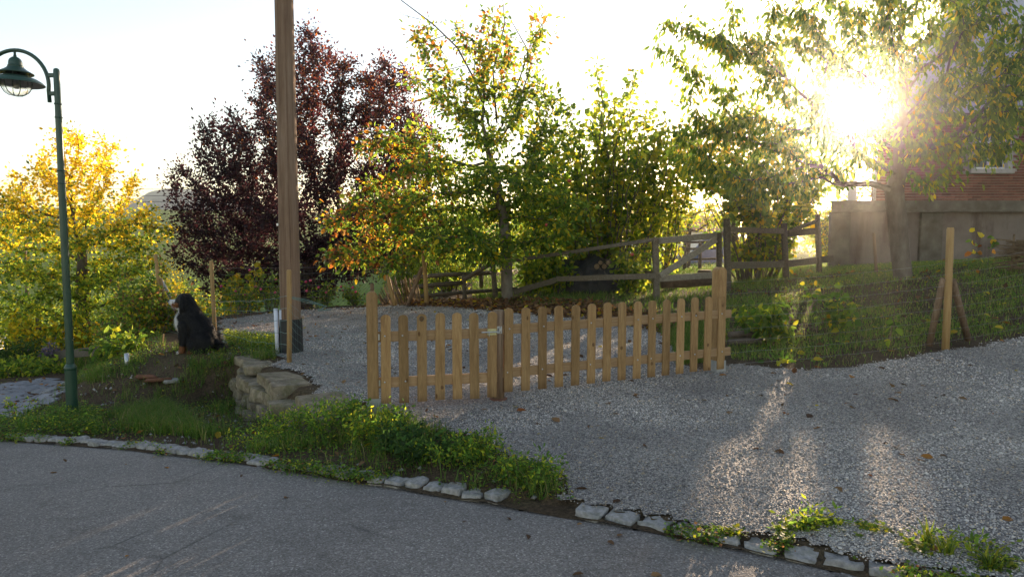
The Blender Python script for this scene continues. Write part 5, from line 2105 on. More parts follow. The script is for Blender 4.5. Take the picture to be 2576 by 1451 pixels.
ab = gp(1277, 757)
AY = ab[1]
print('apple depth', AY)
tree('apple_tree', 'apple tree with mixed green and orange leaves beyond the picket gate', [ab, at(1272, 620, AY), at(1262, 520, AY), at(1240, 420, AY)],
     [(1240, 470, AY - .3, 1.7, 1.8, .9, 110), (1060, 440, AY - .8, 1.5, 1.5, 1.0, 120), (960, 560, AY - 1.5, 1.4, 1.4, .75, 120), (880, 650, AY - 2.2, .7, .9, .35, 40), (1000, 360, AY - .5, .9, 1.1, .5, 35), (1100, 590, AY - 1.6, 1.3, 1.2, .55, 80),
      (1250, 330, AY, 1.3, 1.4, .8, 85), (1230, 210, AY, .95, 1.1, .7, 60), (1290, 120, AY, .8, .9, .55, 42), (1140, 250, AY, .9, 1.0, .6, 40), (1345, 230, AY, .8, .9, .6, 40), (1070, 190, AY, .6, .7, .4, 14), (1040, 50, AY, .5, .4, .3, 12), (1360, 60, AY, .4, .4, .35, 14), (1240, 40, AY, .5, .5, .3, 16), (1110, 120, AY, .9, .8, .6, 20), (1350, 470, AY - .2, 1.2, 1.4, .8, 75), (1400, 350, AY + .2, .6, .8, .5, 25), (1200, 640, AY - 1.2, 1.2, .9, .4, 50), (1420, 560, AY - .6, .9, 1.1, .6, 50)],
     19500, .112, .62, None, step=.27, infl=2.3, kill=.40, r_root=.135, r_tip=.006, thr=.022, spread=.19, droop=.35, bark='bark_grey', seed=13, colfun=apple_col, up=.02)
# bare leaders of the apple tree against the sky
ax0 = Vector(at(1262, 300, AY))
apple = [o for o in C.objects if o.name.startswith('apple_tree')][0]
for pts_, r_ in (([(1235, 330), (1196, 205), (1150, 120), (1090, 62), (1010, 2), (955, -45)], .028), ([(1262, 320), (1310, 190), (1340, 100), (1390, 20)], .024), ([(1250, 310), (1240, 180), (1270, 60), (1262, -30)], .026),
                 ([(1330, 130), (1290, 60), (1270, 10)], .014), ([(1120, 90), (1060, 110), (985, 95)], .010), ([(1170, 165), (1090, 185), (1010, 205)], .010), ([(1345, 330), (1380, 180), (1410, 40)], .010), ([(1310, 320), (1345, 190), (1365, 60)], .010),
                 ([(1190, 200), (1200, 100), (1230, 20)], .012), ([(1060, 50), (1020, 40), (985, 20)], .007), ([(960, 560), (880, 590), (800, 640), (782, 636)], .010)):
    P_ = [Vector(at(a, b, AY - .1 + (-1.8 if b > 500 else 0))) for a, b in pts_]
    obj('bare_branch', MB().tube(P_, [r_ * (1 - .8 * i / (len(P_) - 1)) for i in range(len(P_))], 6), M['bark'], apple)
arg = np.random.default_rng(41)
apm = MB()
red = noisy('apple_skin', [(.3, (.35, .03, .03)), (.7, (.5, .09, .05))], 8, .4, .5, .02, 40)
for px, py in ((1375, 566), (1120, 470), (1432, 455), (1590, 640)):
    obj('apple', MB().ellipsoid(at(px, py, AY - .8), (.042, .042, .038), None, 12, 8), red, apple)


def shrub(name, label, base, h, spread, nst, n_leaf, size, aspect, parts, seed=1, lean=.5, cat='shrub', group=None, start=.15, droop=.2, oval=True, stem_r=.012, bark='bark_grey', flat=.5, offs=.10, colfun=None, wob=.12, leafm='leaf', avoid=None, foot=.25, part=('stems', 'foliage')):
    """many stems from one foot, leaves along their upper part"""
    rng = np.random.default_rng(seed)
    base = np.array(base, float)
    root = thing(name, base, label, cat, group)
    K = 9
    a = rng.uniform(0, 2 * np.pi, nst)
    rr = np.sqrt(rng.uniform(0, 1, nst))
    hh = h * rng.uniform(.55, 1.05, nst) * (1 - .25 * rr)
    sp = np.array(spread if hasattr(spread, '__len__') else (spread, spread))
    top = np.stack([np.cos(a) * rr * sp[0], np.sin(a) * rr * sp[1], hh], 1)
    bot = np.stack([np.cos(a) * rr * sp[0] * foot, np.sin(a) * rr * sp[1] * foot, np.zeros(nst)], 1)
    t = np.linspace(0, 1, K)[None, :, None]
    wv = np.cumsum(rng.normal(0, wob * h / K, (nst, K, 3)), 1)
    wv -= wv[:, :1]
    pts = base + bot[:, None] * (1 - t) + top[:, None] * t + wv * np.array([1, 1, .3])
    pts[..., :2] += (top - bot)[:, None, :2] * (t ** 2 - t) * lean
    gz = H(pts[:, 0, 0], pts[:, 0, 1])
    pts[:, 0, 2] = gz - .05
    nodes = pts.reshape(-1, 3)
    par = np.arange(nst * K) - 1
    par[::K] = -1
    r = (stem_r * (1 - .8 * np.linspace(0, 1, K))[None] * rng.uniform(.6, 1.2, (nst, 1))).ravel()
    if nst <= 16:
        for q in range(nst):
            obj('stem', MB().tube([Vector(p) for p in pts[q]], list(r[q * K:(q + 1) * K]), 5), M[bark], root)
    else:
        Vs, Fs = tubes_geo(nodes, par, r, 5)
        so = link(bpy.data.objects.new(part[0], np_mesh(part[0], Vs - np.array(wloc(root)), Fs, smooth=True)), M[bark], root)
        so['kind'] = 'stuff'
    s = rng.integers(0, nst, n_leaf)
    f = start + (1 - start) * rng.uniform(0, 1, n_leaf) ** .8
    i = np.minimum((f * (K - 1)).astype(int), K - 2)
    u = (f * (K - 1) - i)[:, None]
    P = pts[s, i] * (1 - u) + pts[s, i + 1] * u
    off = rdir(n_leaf, rng) * np.abs(rng.normal(0, 1, (n_leaf, 1))) * offs
    P = P + off
    k = P[:, 2] > H(P[:, 0], P[:, 1]) + .01
    if avoid is not None:
        k &= ~avoid(P)
    P, off = P[k], off[k]
    n = len(P)
    A = unit(off) + .5 * rdir(n, rng) + np.array([0, 0, -droop])
    N = unit(rdir(n, rng) * .8 + np.array([0, 0, flat]))
    L = size * rng.uniform(.45, 1.3, n)
    col = pal(n, parts, rng) if colfun is None else colfun(P, n, rng)
    geo_obj(part[1], leaves_geo(P, A, N, L, L * aspect * rng.uniform(.85, 1.15, n), col, oval), M[leafm], root)
    return root


HZ1 = [(.38, GREEN), (.58, YGREEN), (.04, YELLOW)]
HZ2 = [(.50, GREEN), (.40, YGREEN), (.08, YELLOW)]
b1 = gp(1545, 742)
b1 = np.array([b1[0], 17.6, hz(b1[0], 17.6)])
shrub('hazel_bush', 'tall green hazel bush behind the tarped wood pile', b1, 6.3, (2.3, 1.2), 50, 6900, .14, .86, HZ1, seed=21, lean=.3, stem_r=.028, offs=.15, droop=.3, avoid=sun_open)
b2 = gp(1450, 742)
b2 = np.array([float(at(1430, 700, 18.2)[0]), 18.2, hz(0, 18.2)])
shrub('hazel_bush', 'bushy green hazel between apple trunk and wood pile', b2, 4.4, (1.8, .9), 34, 4300, .125, .85, [(.55, GREEN), (.4, YGREEN), (.08, YELLOW)], seed=22, lean=.3, stem_r=.02, offs=.2, droop=.3, avoid=sun_open)
b3 = np.array([float(at(1650, 700, 18.6)[0]), 18.6, hz(4, 18.6)])
shrub('hazel_bush', 'slender upright hazel with pointed top above the field gate', b3, 5.9, (1.2, .9), 28, 3600, .13, .85, [(.3, GREEN), (.65, YGREEN), (.06, YELLOW)], seed=23, lean=.2, stem_r=.024, offs=.18, droop=.3, avoid=sun_open)
b4 = np.array([float(at(1905, 690, 17.0)[0]), 17.0, hz(6, 17.0)])
shrub('hazel_bush', 'broad yellowing hazel behind the dark plank fence', b4, 4.6, (2.3, 1.1), 46, 6800, .14, .85, HZ2, seed=24, lean=.3, stem_r=.026, offs=.19, droop=.3, avoid=sun_open)
b5 = np.array([float(at(2130, 600, 23.5)[0]), 23.5, hz(11, 23.5)])
shrub('garden_bush', 'pale sunlit bush left of the brick building', b5, 4.3, (2.4, 1.4), 60, 9500, .11, .7, [(.5, YGREEN), (.3, GREEN), (.2, YELLOW)], seed=25, lean=.3, stem_r=.02, offs=.2, avoid=sun_open)


def cherry_col(P, n, rng):
    return pal(n, [(.74, GREEN), (.20, YGREEN), (.06, YELLOW)], rng)


cb_ = gp(2272, 700)
CY = cb_[1]
print('cherry depth', CY, cb_)
tree('cherry_tree', 'cherry tree with hanging leaves in front of the brick building', [cb_, at(2262, 590, CY), at(2252, 480, CY), at(2262, 400, CY)],
     [(2400, 180, CY - .4, 1.9, 1.7, 1.5, 220), (2520, 300, CY - .6, 1.2, 1.3, .9, 100), (2420, 385, CY - .5, 1.3, 1.2, .42, 65), (2180, 200, CY - .3, .9, .9, .7, 70), (2250, 330, CY - .4, .9, .9, .6, 60), (2080, 340, CY - .3, .9, .9, .5, 80), (2140, 400, CY - .2, .9, .9, .45, 70), (2040, 440, CY - .2, 1.0, .9, .35, 60), (2180, 60, CY - .3, 1.9, 1.6, .9, 170), (1960, 70, CY - .4, 1.3, 1.3, .8, 110), (1830, 140, CY - .5, 1.1, 1.2, .55, 80), (1700, 70, CY - .5, .7, .7, .3, 30),
      (1930, 270, CY - .3, 1.5, 1.3, .75, 170), (1800, 340, CY - .2, 1.1, 1.2, .75, 130), (2000, 370, CY - .2, 1.4, 1.3, .75, 150), (2120, 420, CY - .2, .9, 1.0, .5, 60), (2330, 20, CY, 1.8, 1.6, 1.0, 150), (2560, 100, CY - .2, 1.3, 1.4, 1.2, 120), (1880, 460, CY - .2, 1.0, .9, .35, 50), (2080, 240, CY, .9, 1.0, .5, 50)],
     26000, .12, .44, None, step=.26, infl=2.6, kill=.40, r_root=.165, r_tip=.006, thr=.02, spread=.17, droop=1.6, bark='bark_grey', seed=31, colfun=cherry_col, avoid=sun_open, up=.0, flat=0, shun=keep_clear)

# further trees that close the view
def back_tree(label, px, pyc, Y, rx, rz, n, parts, seed, size=.13, name='orchard_tree', ry=None, cat='tree', r_root=.16):
    c = at(px, pyc, Y)
    b = np.array([c[0], Y, hz(c[0], Y)])
    k = int(110 + rx * 40)
    bl = [(px, pyc, Y, rx, ry or rx * .8, rz, k), (px - 120 * rx / 3, pyc + 40, Y, rx * .7, rx * .6, rz * .8, k // 2), (px + 130 * rx / 3, pyc + 20, Y, rx * .7, rx * .6, rz * .75, k // 2)]
    return tree(name, label, [b, (b * .45 + c * .55)], bl, n, size, .75, parts, step=.34, kill=.55, r_root=r_root, r_tip=.007, thr=.026, spread=.2, oval=False, seed=seed, twigs=False, cat=cat, avoid=sun_open)


back_tree('low spreading old orchard tree beyond the field gate', 1730, 530, 30, 2.0, .8, 2600, [(.5, YGREEN), (.3, YELLOW), (.3, GREEN)], 51)
back_tree('dark evergreen tree in front of the orange house', 1160, 625, 30, 1.6, 1.1, 7000, [(1, [(.015, .035, .014), (.02, .045, .018)])], 52, name='conifer')
back_tree('yellow green tree far behind the hazel bushes', 1470, 500, 38, 3.0, 1.5, 3000, [(.4, YGREEN), (.3, GREEN), (.2, YELLOW)], 53)
back_tree('reddish brown tree behind the hazel and cherry branches', 1850, 350, 25, 2.4, 1.4, 4800, [(.45, ORANGE), (.2, YGREEN), (.3, GREEN), (.2, REDDISH)], 55)
back_tree('round green tree on the slope behind the dark plum', 1010, 560, 30, 2.6, 2.0, 5200, [(.6, GREEN), (.3, YGREEN)], 56)
back_tree('dense green tree standing right behind the apple trunk', 1160, 560, 25, 2.2, 1.3, 5600, [(.7, GREEN), (.25, YGREEN), (.08, YELLOW)], 57)
for k, (px, Y, h_, s_, nl, nm) in enumerate([(1130, 20, 2.4, 1.3, 3400, 'dark thicket between lath roll and apple trunk'), (1345, 19.5, 2.6, 1.1, 2800, 'yellow green thicket just right of the apple trunk')]):
    x_ = float(at(px, 700, Y)[0])
    shrub('thicket', nm, (x_, Y, hz(x_, Y)), h_, (s_, .7), 40, nl, .10, .7, [(.65, GREEN), (.35, YGREEN)], seed=66 + k, lean=.3, oval=False, stem_r=.012, offs=.16, group='thickets at the foot of the slope')
for k, (px, py, nm) in enumerate([(1400, 742, 'leafy hazel shoots in front of the rail left of the wood pile'), (1590, 742, 'leafy hazel shoots in front of the rail right of the wood pile'), (1345, 745, 'leafy shoots at the rail beside the apple trunk')]):
    b_ = gp(px, py)
    shrub('hazel_shoots', nm, b_, 1.35, (.5, .2), 18, 460, .12, .85, [(.6, GREEN), (.45, YGREEN)], seed=180 + k, lean=.2, offs=.12, stem_r=.010, start=.1, group='hazel shoots at the rail fence', avoid=sun_open)
wr_ = np.random.default_rng(88)
nw = 9000
wx_ = wr_.uniform(-4, 48, nw)
wy_ = 72 + wr_.normal(0, 2.5, nw)
wtop = 3.2 + 2.6 * vnoise(wx_, wx_ * 0, .22, 5) + 1.2 * vnoise(wx_, wx_ * 0, .7, 6)
wz_ = wr_.uniform(0, 1, nw) ** .8 * wtop
Pw = np.column_stack([wx_, wy_, wz_])
Lw = .5 * wr_.uniform(.5, 1.3, nw)
tag(geo_obj('distant_wood', leaves_geo(Pw, rdir(nw, wr_), unit(rdir(nw, wr_) + [0, 0, .4]), Lw, Lw * .7, pal(nw, [(.6, GREEN), (.4, YGREEN), (.1, ORANGE)], wr_), False), M['leaf']), 'distant belt of trees closing the paddock', 'wood', kind='stuff')
bc = np.array([float(at(425, 700, 19)[0]), 19, 0])
bc[2] = hz(bc[0], 19)
shrub('conical_shrub', 'small cone shaped golden shrub left of the dark plum tree', bc, 2.55, (.55, .5), 26, 3200, .075, .7, [(.7, YELLOW), (.35, YGREEN)], seed=61, lean=-.5, offs=.10, stem_r=.012, oval=False)
for k, (px, Y, h_, s_, pr, nm) in enumerate([(480, 23, 2.2, 1.3, [(.5, YGREEN), (.5, BROWN), (.4, GREEN)], 'loose brownish green thicket at the foot of the far slope'),
                                            (330, 21, 2.3, 1.6, [(.6, GREEN), (.4, YGREEN)], 'green thicket behind the cone shaped golden shrub'),
                                            (560, 20.5, 2.2, 1.3, [(.6, GREEN), (.2, YGREEN), (.2, YELLOW)], 'green thicket in front of the dark plum tree'),
                                            (90, 22, 2.4, 2.2, [(.5, GREEN), (.5, YGREEN)], 'green thicket behind the golden tree')]):
    x_ = float(at(px, 700, Y)[0])
    shrub('thicket', nm, (x_, Y, hz(x_, Y)), h_, (s_, 1.0), 40, 4200, .085, .6, pr, seed=62 + k, lean=.3, oval=False, stem_r=.012, offs=.15, group='thickets at the foot of the slope')
# climbing plant with yellow leaves at the foot of the plum tree, bamboo, roses
x_ = float(at(600, 700, 17.3)[0])
shrub('vine_maple', 'sparse bush with large yellow lobed leaves before the dark plum', (x_, 17.3, hz(x_, 17.3)), 2.3, (.9, .5), 14, 620, .15, .95, [(.6, YELLOW), (.25, YGREEN), (.3, GREEN)], seed=70, offs=.14)
x_ = float(at(1040, 700, 18.5)[0])
shrub('bamboo', 'drooping yellow green bamboo behind the lath roll', (x_, 18.5, hz(x_, 18.5)), 2.9, (1.2, .8), 50, 5200, .15, .16, [(.5, YGREEN), (.6, GREEN)], seed=71, lean=.8, droop=1.0, offs=.12, oval=False)
ROSE = [(.8, GREEN), (.15, YGREEN), (.10, BROWN)]
for k, (px, py, h_, s_, nm) in enumerate([(660, 790, 1.0, .5, 'rose bush behind the wire netting left of the utility pole'), (585, 797, .85, .5, 'rose bush right of the stake behind the dog'), (790, 782, .75, .4, 'low rose bush right of the utility pole'), (880, 776, .55, .35, 'small rose bush by the far mesh fence')]):
    b = gp(px, py) + np.array([0, .6, 0])
    b[2] = hz(b[0], b[1])
    r_ = shrub('rose_bush', nm, b, h_, (s_, .4), 16, 800, .055, .6, ROSE, seed=80 + k, offs=.08, stem_r=.008, group='rose bushes along the far edge')
    fl = np.random.default_rng(k)
    pk = noisy('rose_petal', [(.3, (.45, .03, .08)), (.7, (.6, .10, .18))], 9, .6, .3, .1, 40) if k == 0 else pk
    for q in range(5):
        p_ = b + np.array([fl.uniform(-s_, s_), fl.uniform(-.3, .1), fl.uniform(.4, .95) * h_])
        obj('rose', MB().ellipsoid(p_, (.032, .032, .026), None, 8, 6).ellipsoid(p_ + np.array([.01, -.012, .012]), (.022, .022, .02), None, 8, 6), pk, r_)
# left garden
for k, (px, Y, h_, s_, nl, sz_, pr, nm) in enumerate([
        (375, 12.0, 1.55, (.75, .5), 2600, .07, [(.55, GREEN), (.15, YGREEN), (.2, BROWN), (.08, YELLOW)], 'dense dark leafy shrub between the lamp post and the dog'),
        (300, 12.6, 1.25, (.6, .5), 1700, .07, [(.6, GREEN), (.2, YGREEN), (.15, BROWN)], 'lower leafy shrub just right of the lamp post'),
        (440, 12.3, .9, (.5, .4), 1200, .07, [(.4, GREEN), (.3, YGREEN), (.3, YELLOW)], 'yellow speckled shrub behind the struts left of the dog'),
        (305, 10.3, .42, (.35, .25), 260, .11, [(.7, GREEN), (.4, YGREEN)], 'broad leaved plant at the top of the dirt slope'),
        (265, 10.9, .4, (.35, .3), 300, .09, [(.8, GREEN), (.2, YGREEN)], 'low green plant at the edge of the dirt slope'),
        (60, 16.2, 1.35, (.9, .5), 1500, .11, [(.7, YGREEN), (.4, YELLOW), (.1, GREEN)], 'bright sunlit vine on the trellis by the white tunnel'),
        (180, 16.2, 1.2, (.8, .5), 1300, .11, [(.6, YGREEN), (.5, YELLOW), (.2, GREEN)], 'bright sunlit vine on the trellis behind the lamp post'),
        (20, 13.0, .75, (.6, .4), 1100, .06, [(1, [(.025, .055, .014), (.035, .07, .018)])], 'dark low bush before the white tunnel'),
        (115, 13.6, .5, (.22, .2), 420, .07, [(1, [(.10, .075, .13), (.14, .11, .17), (.06, .07, .08)])], 'small purple grey cabbage like plant by the edging board')]):
    x_ = float(at(px, 700, Y)[0])
    shrub('garden_shrub' if k < 7 else 'garden_plant', nm, (x_, Y, hz(x_, Y)), h_, s_, 22, nl, sz_, .6, pr, seed=90 + k, offs=.10, stem_r=.008, droop=.3, group='garden plants at the left')
for k, (px, py, h_, s_, nm) in enumerate([(60, 945, .34, .55, 'bed of bright green leafy vegetables beside the paved path'), (12, 930, .30, .4, 'leafy vegetables at the left picture edge by the path')]):
    b = gp(px, py) + np.array([0, .25, 0])
    shrub('vegetable_bed', nm, (b[0], b[1], hz(b[0], b[1])), h_, (s_ * 1.3, .5), 60, 1300, .085, .55, [(.8, GREEN), (.5, YGREEN)], seed=110 + k, offs=.05, stem_r=.005, foot=.9, group='vegetable beds')
# raspberry plants behind the right wire fence
for k, (px, py, h_, s_, nm) in enumerate([(1950, 872, .62, .40, 'raspberry plant with sunlit leaves right of the split logs'), (1905, 850, .55, .3, 'raspberry plant beside the tall gate post'), (2105, 850, .85, .42, 'taller raspberry plant in the middle of the wire fence'), (2250, 885, .72, .12, 'single raspberry cane with one bright yellow leaf')]):
    b = gp(px, py) + np.array([0, .12, 0])
    b[2] = hz(b[0], b[1])
    shrub('raspberry_plant', nm, b, h_, (s_, .25), 9 if k < 3 else 2, [420, 170, 230, 18][k], .10, .70, [(.8, GREEN), (.2, YGREEN), (.02, YELLOW)], seed=120 + k, offs=.06, stem_r=.007, start=.3, droop=.45, bark='stake_dark', group='raspberry plants behind the wire fence')
x_ = float(at(2480, 640, 13.5)[0])
shrub('young_maple', 'spindly seedling with few orange leaves before the plaster plinth', (x_, 13.5, hz(x_, 13.5)), 1.0, (.35, .2), 3, 26, .12, .9, [(.5, GREEN), (.5, YELLOW), (.3, ORANGE)], seed=130, offs=.08, stem_r=.006)
# weeds at the foot of the wall and along the road, each clump a plant
for k, (px, py, h_, s_, nl, sz_, pr, nm) in enumerate([
        (745, 1092, .27, (.40, .30), 2300, .032, [(.8, WEED), (.35, YGREEN)], 'feathery green bush against the foot of the stone wall'),
        (850, 1088, .33, (.38, .30), 2400, .032, [(.9, WEED), (.2, YGREEN)], 'darker feathery bush between stone wall and hinge post'),
        (960, 1098, .28, (.32, .26), 1700, .038, [(.7, WEED), (.45, YGREEN)], 'bright tipped weed bush before the hinge post'),
        (1060, 1142, .22, (.40, .26), 1700, .045, [(1, [(.022, .055, .018), (.03, .07, .02), (.045, .09, .022)])], 'dark low leafy clump in front of the gate'),
        (1150, 1168, .22, (.34, .22), 1300, .035, [(.9, WEED), (.3, YGREEN)], 'tufted weed clump beside the gravel'),
        (1215, 1155, .27, (.20, .18), 600, .03, [(.8, WEED), (.4, YGREEN)], 'slim upright weed clump at the gravel edge'),
        (1330, 1215, .20, (.30, .18), 1000, .035, [(.9, WEED), (.3, YGREEN)], 'low spreading weed clump above the kerb'),
        (660, 1122, .15, (.34, .22), 1200, .03, [(.8, WEED), (.4, YGREEN)], 'low weed clump below the stone wall'),
        (2045, 1330, .095, (.18, .11), 300, .035, [(.6, WEED), (.6, YGREEN)], 'small leafy weed in the gravel behind the kerb'),
        (2440, 1385, .07, (.13, .09), 150, .035, [(.5, WEED), (.6, YGREEN)], 'tiny weed in the gravel near the lower right corner'),
        (1958, 918, .10, (.12, .08), 26, .09, [(.6, WEED), (.6, YGREEN)], 'leaf rosette at the gravel edge below the wire fence'),
        (60, 1055, .28, (.5, .22), 420, .035, [(.8, WEED), (.3, YGREEN)], 'sparse weeds between paved path and road')]):
    b = gp(px, py)
    shrub('weed_clump', nm, b, h_, s_, 34 if nl > 500 else 12, nl, sz_, .5, pr, seed=140 + k, offs=.045, stem_r=.003, start=.1, droop=.1, foot=.75, oval=nl < 300, cat='plant', group='weed clumps along the road', bark='log')


# ------------------------------------------------------------------ grass, ground cover and fallen leaves
def poly_px(pts):
    return [tuple(gp(a, b)[:2]) for a, b in pts]


grg = np.random.default_rng(77)
GR = [(.75, [(.055, .12, .018), (.075, .15, .022), (.095, .17, .028)]), (.22, [(.12, .16, .03), (.17, .17, .05)]), (.05, [(.25, .2, .09)])]


GRB = [(.6, [(.07, .15, .022), (.095, .18, .028), (.12, .20, .036)]), (.32, [(.17, .22, .042), (.23, .24, .065)]), (.08, [(.28, .22, .10)])]  # brighter copy of the grass colours, standing in for light on the bank


def grass(name, label, poly, n, h, w, lean=(.2, .9), parts=GR, dens=None, cat='grass', lift=0.0):
    P = scatter(n, poly, grg, dens)
    k = len(P)
    P[:, 2] += lift - .01
    g = blades_geo(P, grg.uniform(h[0], h[1], k), grg.uniform(w * .6, w * 1.3, k), grg.uniform(lean[0], lean[1], k), pal(k, parts, grg), grg)
    o = geo_obj(name, g, M['grass'], None, tri=True)
    return tag(o, label, cat, kind='stuff')


def cover(name, label, poly, n, size, parts, dens=None, hgt=.06, cat='ground cover', aspect=.7, m='leaf', flat=1.2):
    P = scatter(n, poly, grg, dens)
    k = len(P)
    P[:, 2] += grg.uniform(.0, 1, k) ** 1.5 * hgt + .006
    A = rdir(k, grg) * np.array([1, 1, .35])
    N = unit(rdir(k, grg) * .7 + np.array([0, 0, flat]))
    L = size * grg.uniform(.6, 1.3, k)
    o = geo_obj(name, leaves_geo(P, A, N, L, L * aspect, pal(k, parts, grg), size > .05), M[m])
    return tag(o, label, cat, kind='stuff')


def clump(s, seed, lo=.42, hi=.62):
    return lambda x, y: sstep(lo, hi, .65 * vnoise(x, y, s, seed) + .35 * vnoise(x, y, s * 2.7, seed + 1))


BANK = [tuple(gp(*p)[:2]) for p in [(1840, 905), (1930, 918), (2040, 930), (2140, 922), (2240, 905), (2380, 880), (2576, 845)]] + [(9.5, 9.4), (14, 10.6), (15, 18.9), (8.5, 18.9), (7.2, 17.2), (4.6, 14.9)] + [tuple(gp(1800, 790)[:2])]


def bank_d(x, y):
    soil_ = np.exp(-(((x - 4.2) / 1.3) ** 2 + ((y - 7.9) / .6) ** 2))
    return np.clip(.25 + clump(1.1, 3)(x, y) - 1.2 * soil_, .03, 1) * np.clip(8 / y, .3, 1)


grass('grass', 'rough grass growing on the bank behind the right wire fence', BANK, 56000, (.03, .13), .008, dens=bank_d, parts=GRB)
cover('clover', 'low clover and weeds among the grass of the bank', BANK, 16000, .035, [(.8, WEED), (.2, YGREEN)], dens=bank_d, hgt=.08)
LAWN = [tuple(gp(1800, 800)[:2]), tuple(gp(1700, 830)[:2]), tuple(gp(1640, 800)[:2]), tuple(gp(1500, 775)[:2]), tuple(gp(1300, 770)[:2]), (-1.0, 17), (-1.5, 26), (10, 30), (12, 26), (8, 18.5), (7.2, 17), (4.6, 14.9)]
grass('grass', 'sunlit lawn grass behind the paddock fence', LAWN, 42000, (.05, .16), .013, dens=lambda x, y: np.clip(.35 + clump(.9, 6)(x, y), 0, 1))
FAR = [(-2.2, 24), (-3.0, 44), (30, 60), (30, 26), (12, 24)]
grass('grass', 'far bright paddock grass', FAR, 16000, (.10, .25), .035, dens=lambda x, y: np.clip(26 / y, 0, 1))
YARDR = poly_px([(1700, 925), (1690, 870), (1650, 830), (1600, 812), (1720, 800), (1800, 800), (1820, 905)])
grass('grass', 'short grass inside the yard behind the end of the picket panel', YARDR, 9000, (.04, .15), .008)
# mound and verge at the left
MOUND = poly_px([(40, 1092), (280, 1105), (560, 1135), (720, 1165), (880, 1190), (1060, 1218), (1240, 1250), (1430, 1275), (1455, 1262), (1330, 1185), (1130, 1092), (940, 1045), (800, 1030), (660, 1060), (590, 1010), (592, 905), (690, 910), (712, 880), (560, 866), (420, 872), (330, 870), (235, 905), (190, 960), (60, 1045)])


def verge_d(x, y):
    d, w = seg_dist(x, y, EDGE)
    kd, _ = seg_dist(x, y, KERB)
    bare = np.exp(-((x + 2.15) ** 2 / .9 + (y - 6.05) ** 2 / .16)) + .9 * np.exp(-((x + 5.0) ** 2 / .45 + (y - 8.75) ** 2 / .35))
    return np.clip(.12 + .9 * clump(1.6, 9, .38, .6)(x, y) - bare, .015, 1)


cover('ground_weeds', 'small leafy weeds spreading over mound and verge', MOUND, 34000, .026, [(.75, WEED), (.2, YGREEN), (.08, BROWN)], dens=verge_d, hgt=.09)
grass('grass', 'grass tufts on the mound and the verge', MOUND, 26000, (.05, .20), .006, dens=lambda x, y: np.clip(verge_d(x, y) * clump(2.4, 15, .45, .62)(x, y) + .03, 0, 1))
TUFT = poly_px([(290, 1085), (420, 1095), (520, 1110), (480, 1060), (420, 1020), (320, 1040)])
grass('grass', 'long drooping grass tuft right of the lamp foot', TUFT, 3600, (.10, .26), .006, (.4, 1.1))
LAMPF = poly_px([(100, 1095), (250, 1100), (260, 1050), (200, 1030), (120, 1045)])
cover('ground_weeds', 'leafy weeds round the foot of the street lamp', LAMPF, 3600, .028, [(.85, WEED), (.2, YGREEN)], hgt=.15)
LEFTV = poly_px([(-80, 1100), (100, 1100), (130, 1055), (60, 1052), (-80, 1066)])
cover('ground_weeds', 'weeds between paved path and road at the left edge', LEFTV, 2600, .03, [(.85, WEED), (.2, YGREEN)], hgt=.09)
PATCH = poly_px([(575, 868), (712, 890), (700, 858), (640, 850), (560, 846)])
cover('ground_weeds', 'bright green sunlit weed patch behind the dog at the gravel edge', PATCH, 5200, .032, [(.5, GREEN), (.6, YGREEN)], hgt=.13)
GARD = poly_px([(-60, 990), (180, 945), (330, 905), (345, 860), (300, 850), (-60, 900)])
cover('ground_weeds', 'green ground plants of the low garden', GARD, 6500, .05, [(.8, GREEN), (.35, YGREEN), (.2, BROWN)], hgt=.14, dens=lambda x, y: np.clip(.2 + clump(1.0, 19)(x, y), 0, 1))
LOWG = [(-14, 12.5), (-6.4, 12.2), (-6.7, 14.4), (-4, 16.2), (-2.4, 17), (-2.2, 20), (-6, 24), (-18, 24)]
grass('grass', 'meadow grass of the low garden under the trees', LOWG, 26000, (.08, .28), .014)
# weeds in the joints of the kerb
kp2 = along(KERB, .02)
kk = np.array([p for p, a_ in kp2 if -6.5 < p[0] < 3.2])
idx = grg.integers(0, len(kk), 26000)
P = kk[idx] + np.column_stack([grg.normal(0, .055, len(idx)) - .02, grg.normal(0, .055, len(idx)) - .03, np.zeros(len(idx))])
dn_ = clump(2.2, 25, .40, .58)(P[:, 0], P[:, 1])
P = P[grg.uniform(size=len(P)) < dn_]
P[:, 2] += -.02 + grg.uniform(0, .055, len(P))
k = len(P)
L = .020 * grg.uniform(.5, 1.5, k)
tag(geo_obj('kerb_weeds', leaves_geo(P, rdir(k, grg) * [1, 1, .5], unit(rdir(k, grg) * .7 + [0, 0, 1]), L, L * .75, pal(k, [(.8, WEED), (.2, YGREEN), (.1, BROWN)], grg), False), M['leaf']), 'tiny weeds and moss in the joints of the cobble kerb', 'weeds', kind='stuff')
# sprinkled seedlings in the gravel behind the kerb at the lower right
SEED = poly_px([(1760, 1345), (2200, 1448), (2570, 1450), (2570, 1380), (2050, 1310)])
cover('ground_weeds', 'sparse seedlings in the gravel behind the kerb', SEED, 1500, .028, [(.6, GREEN), (.5, YGREEN)], hgt=.04, dens=lambda x, y: clump(3, 33, .5, .68)(x, y))
for k, (px, py) in enumerate([(2490, 1440), (2380, 1400), (2330, 1380)]):
    b = gp(px, py)
    pt_ = np.tile(b, (26, 1)) + grg.normal(0, .02, (26, 3)) * [1, 1, 0]
    g = blades_geo(pt_, grg.uniform(.07, .16, 26), np.full(26, .013), grg.uniform(.3, 1.0, 26), pal(26, [(1, YGREEN), (1, GREEN)], grg), grg)
    tag(geo_obj('grass_tuft', g, M['grass'], None, tri=True), ['bright grass tuft in the lower right corner', 'small grass tuft between two weeds behind the kerb', 'thin grass tuft right behind the cobbles'][k], 'grass tuft', 'grass tufts in the gravel')

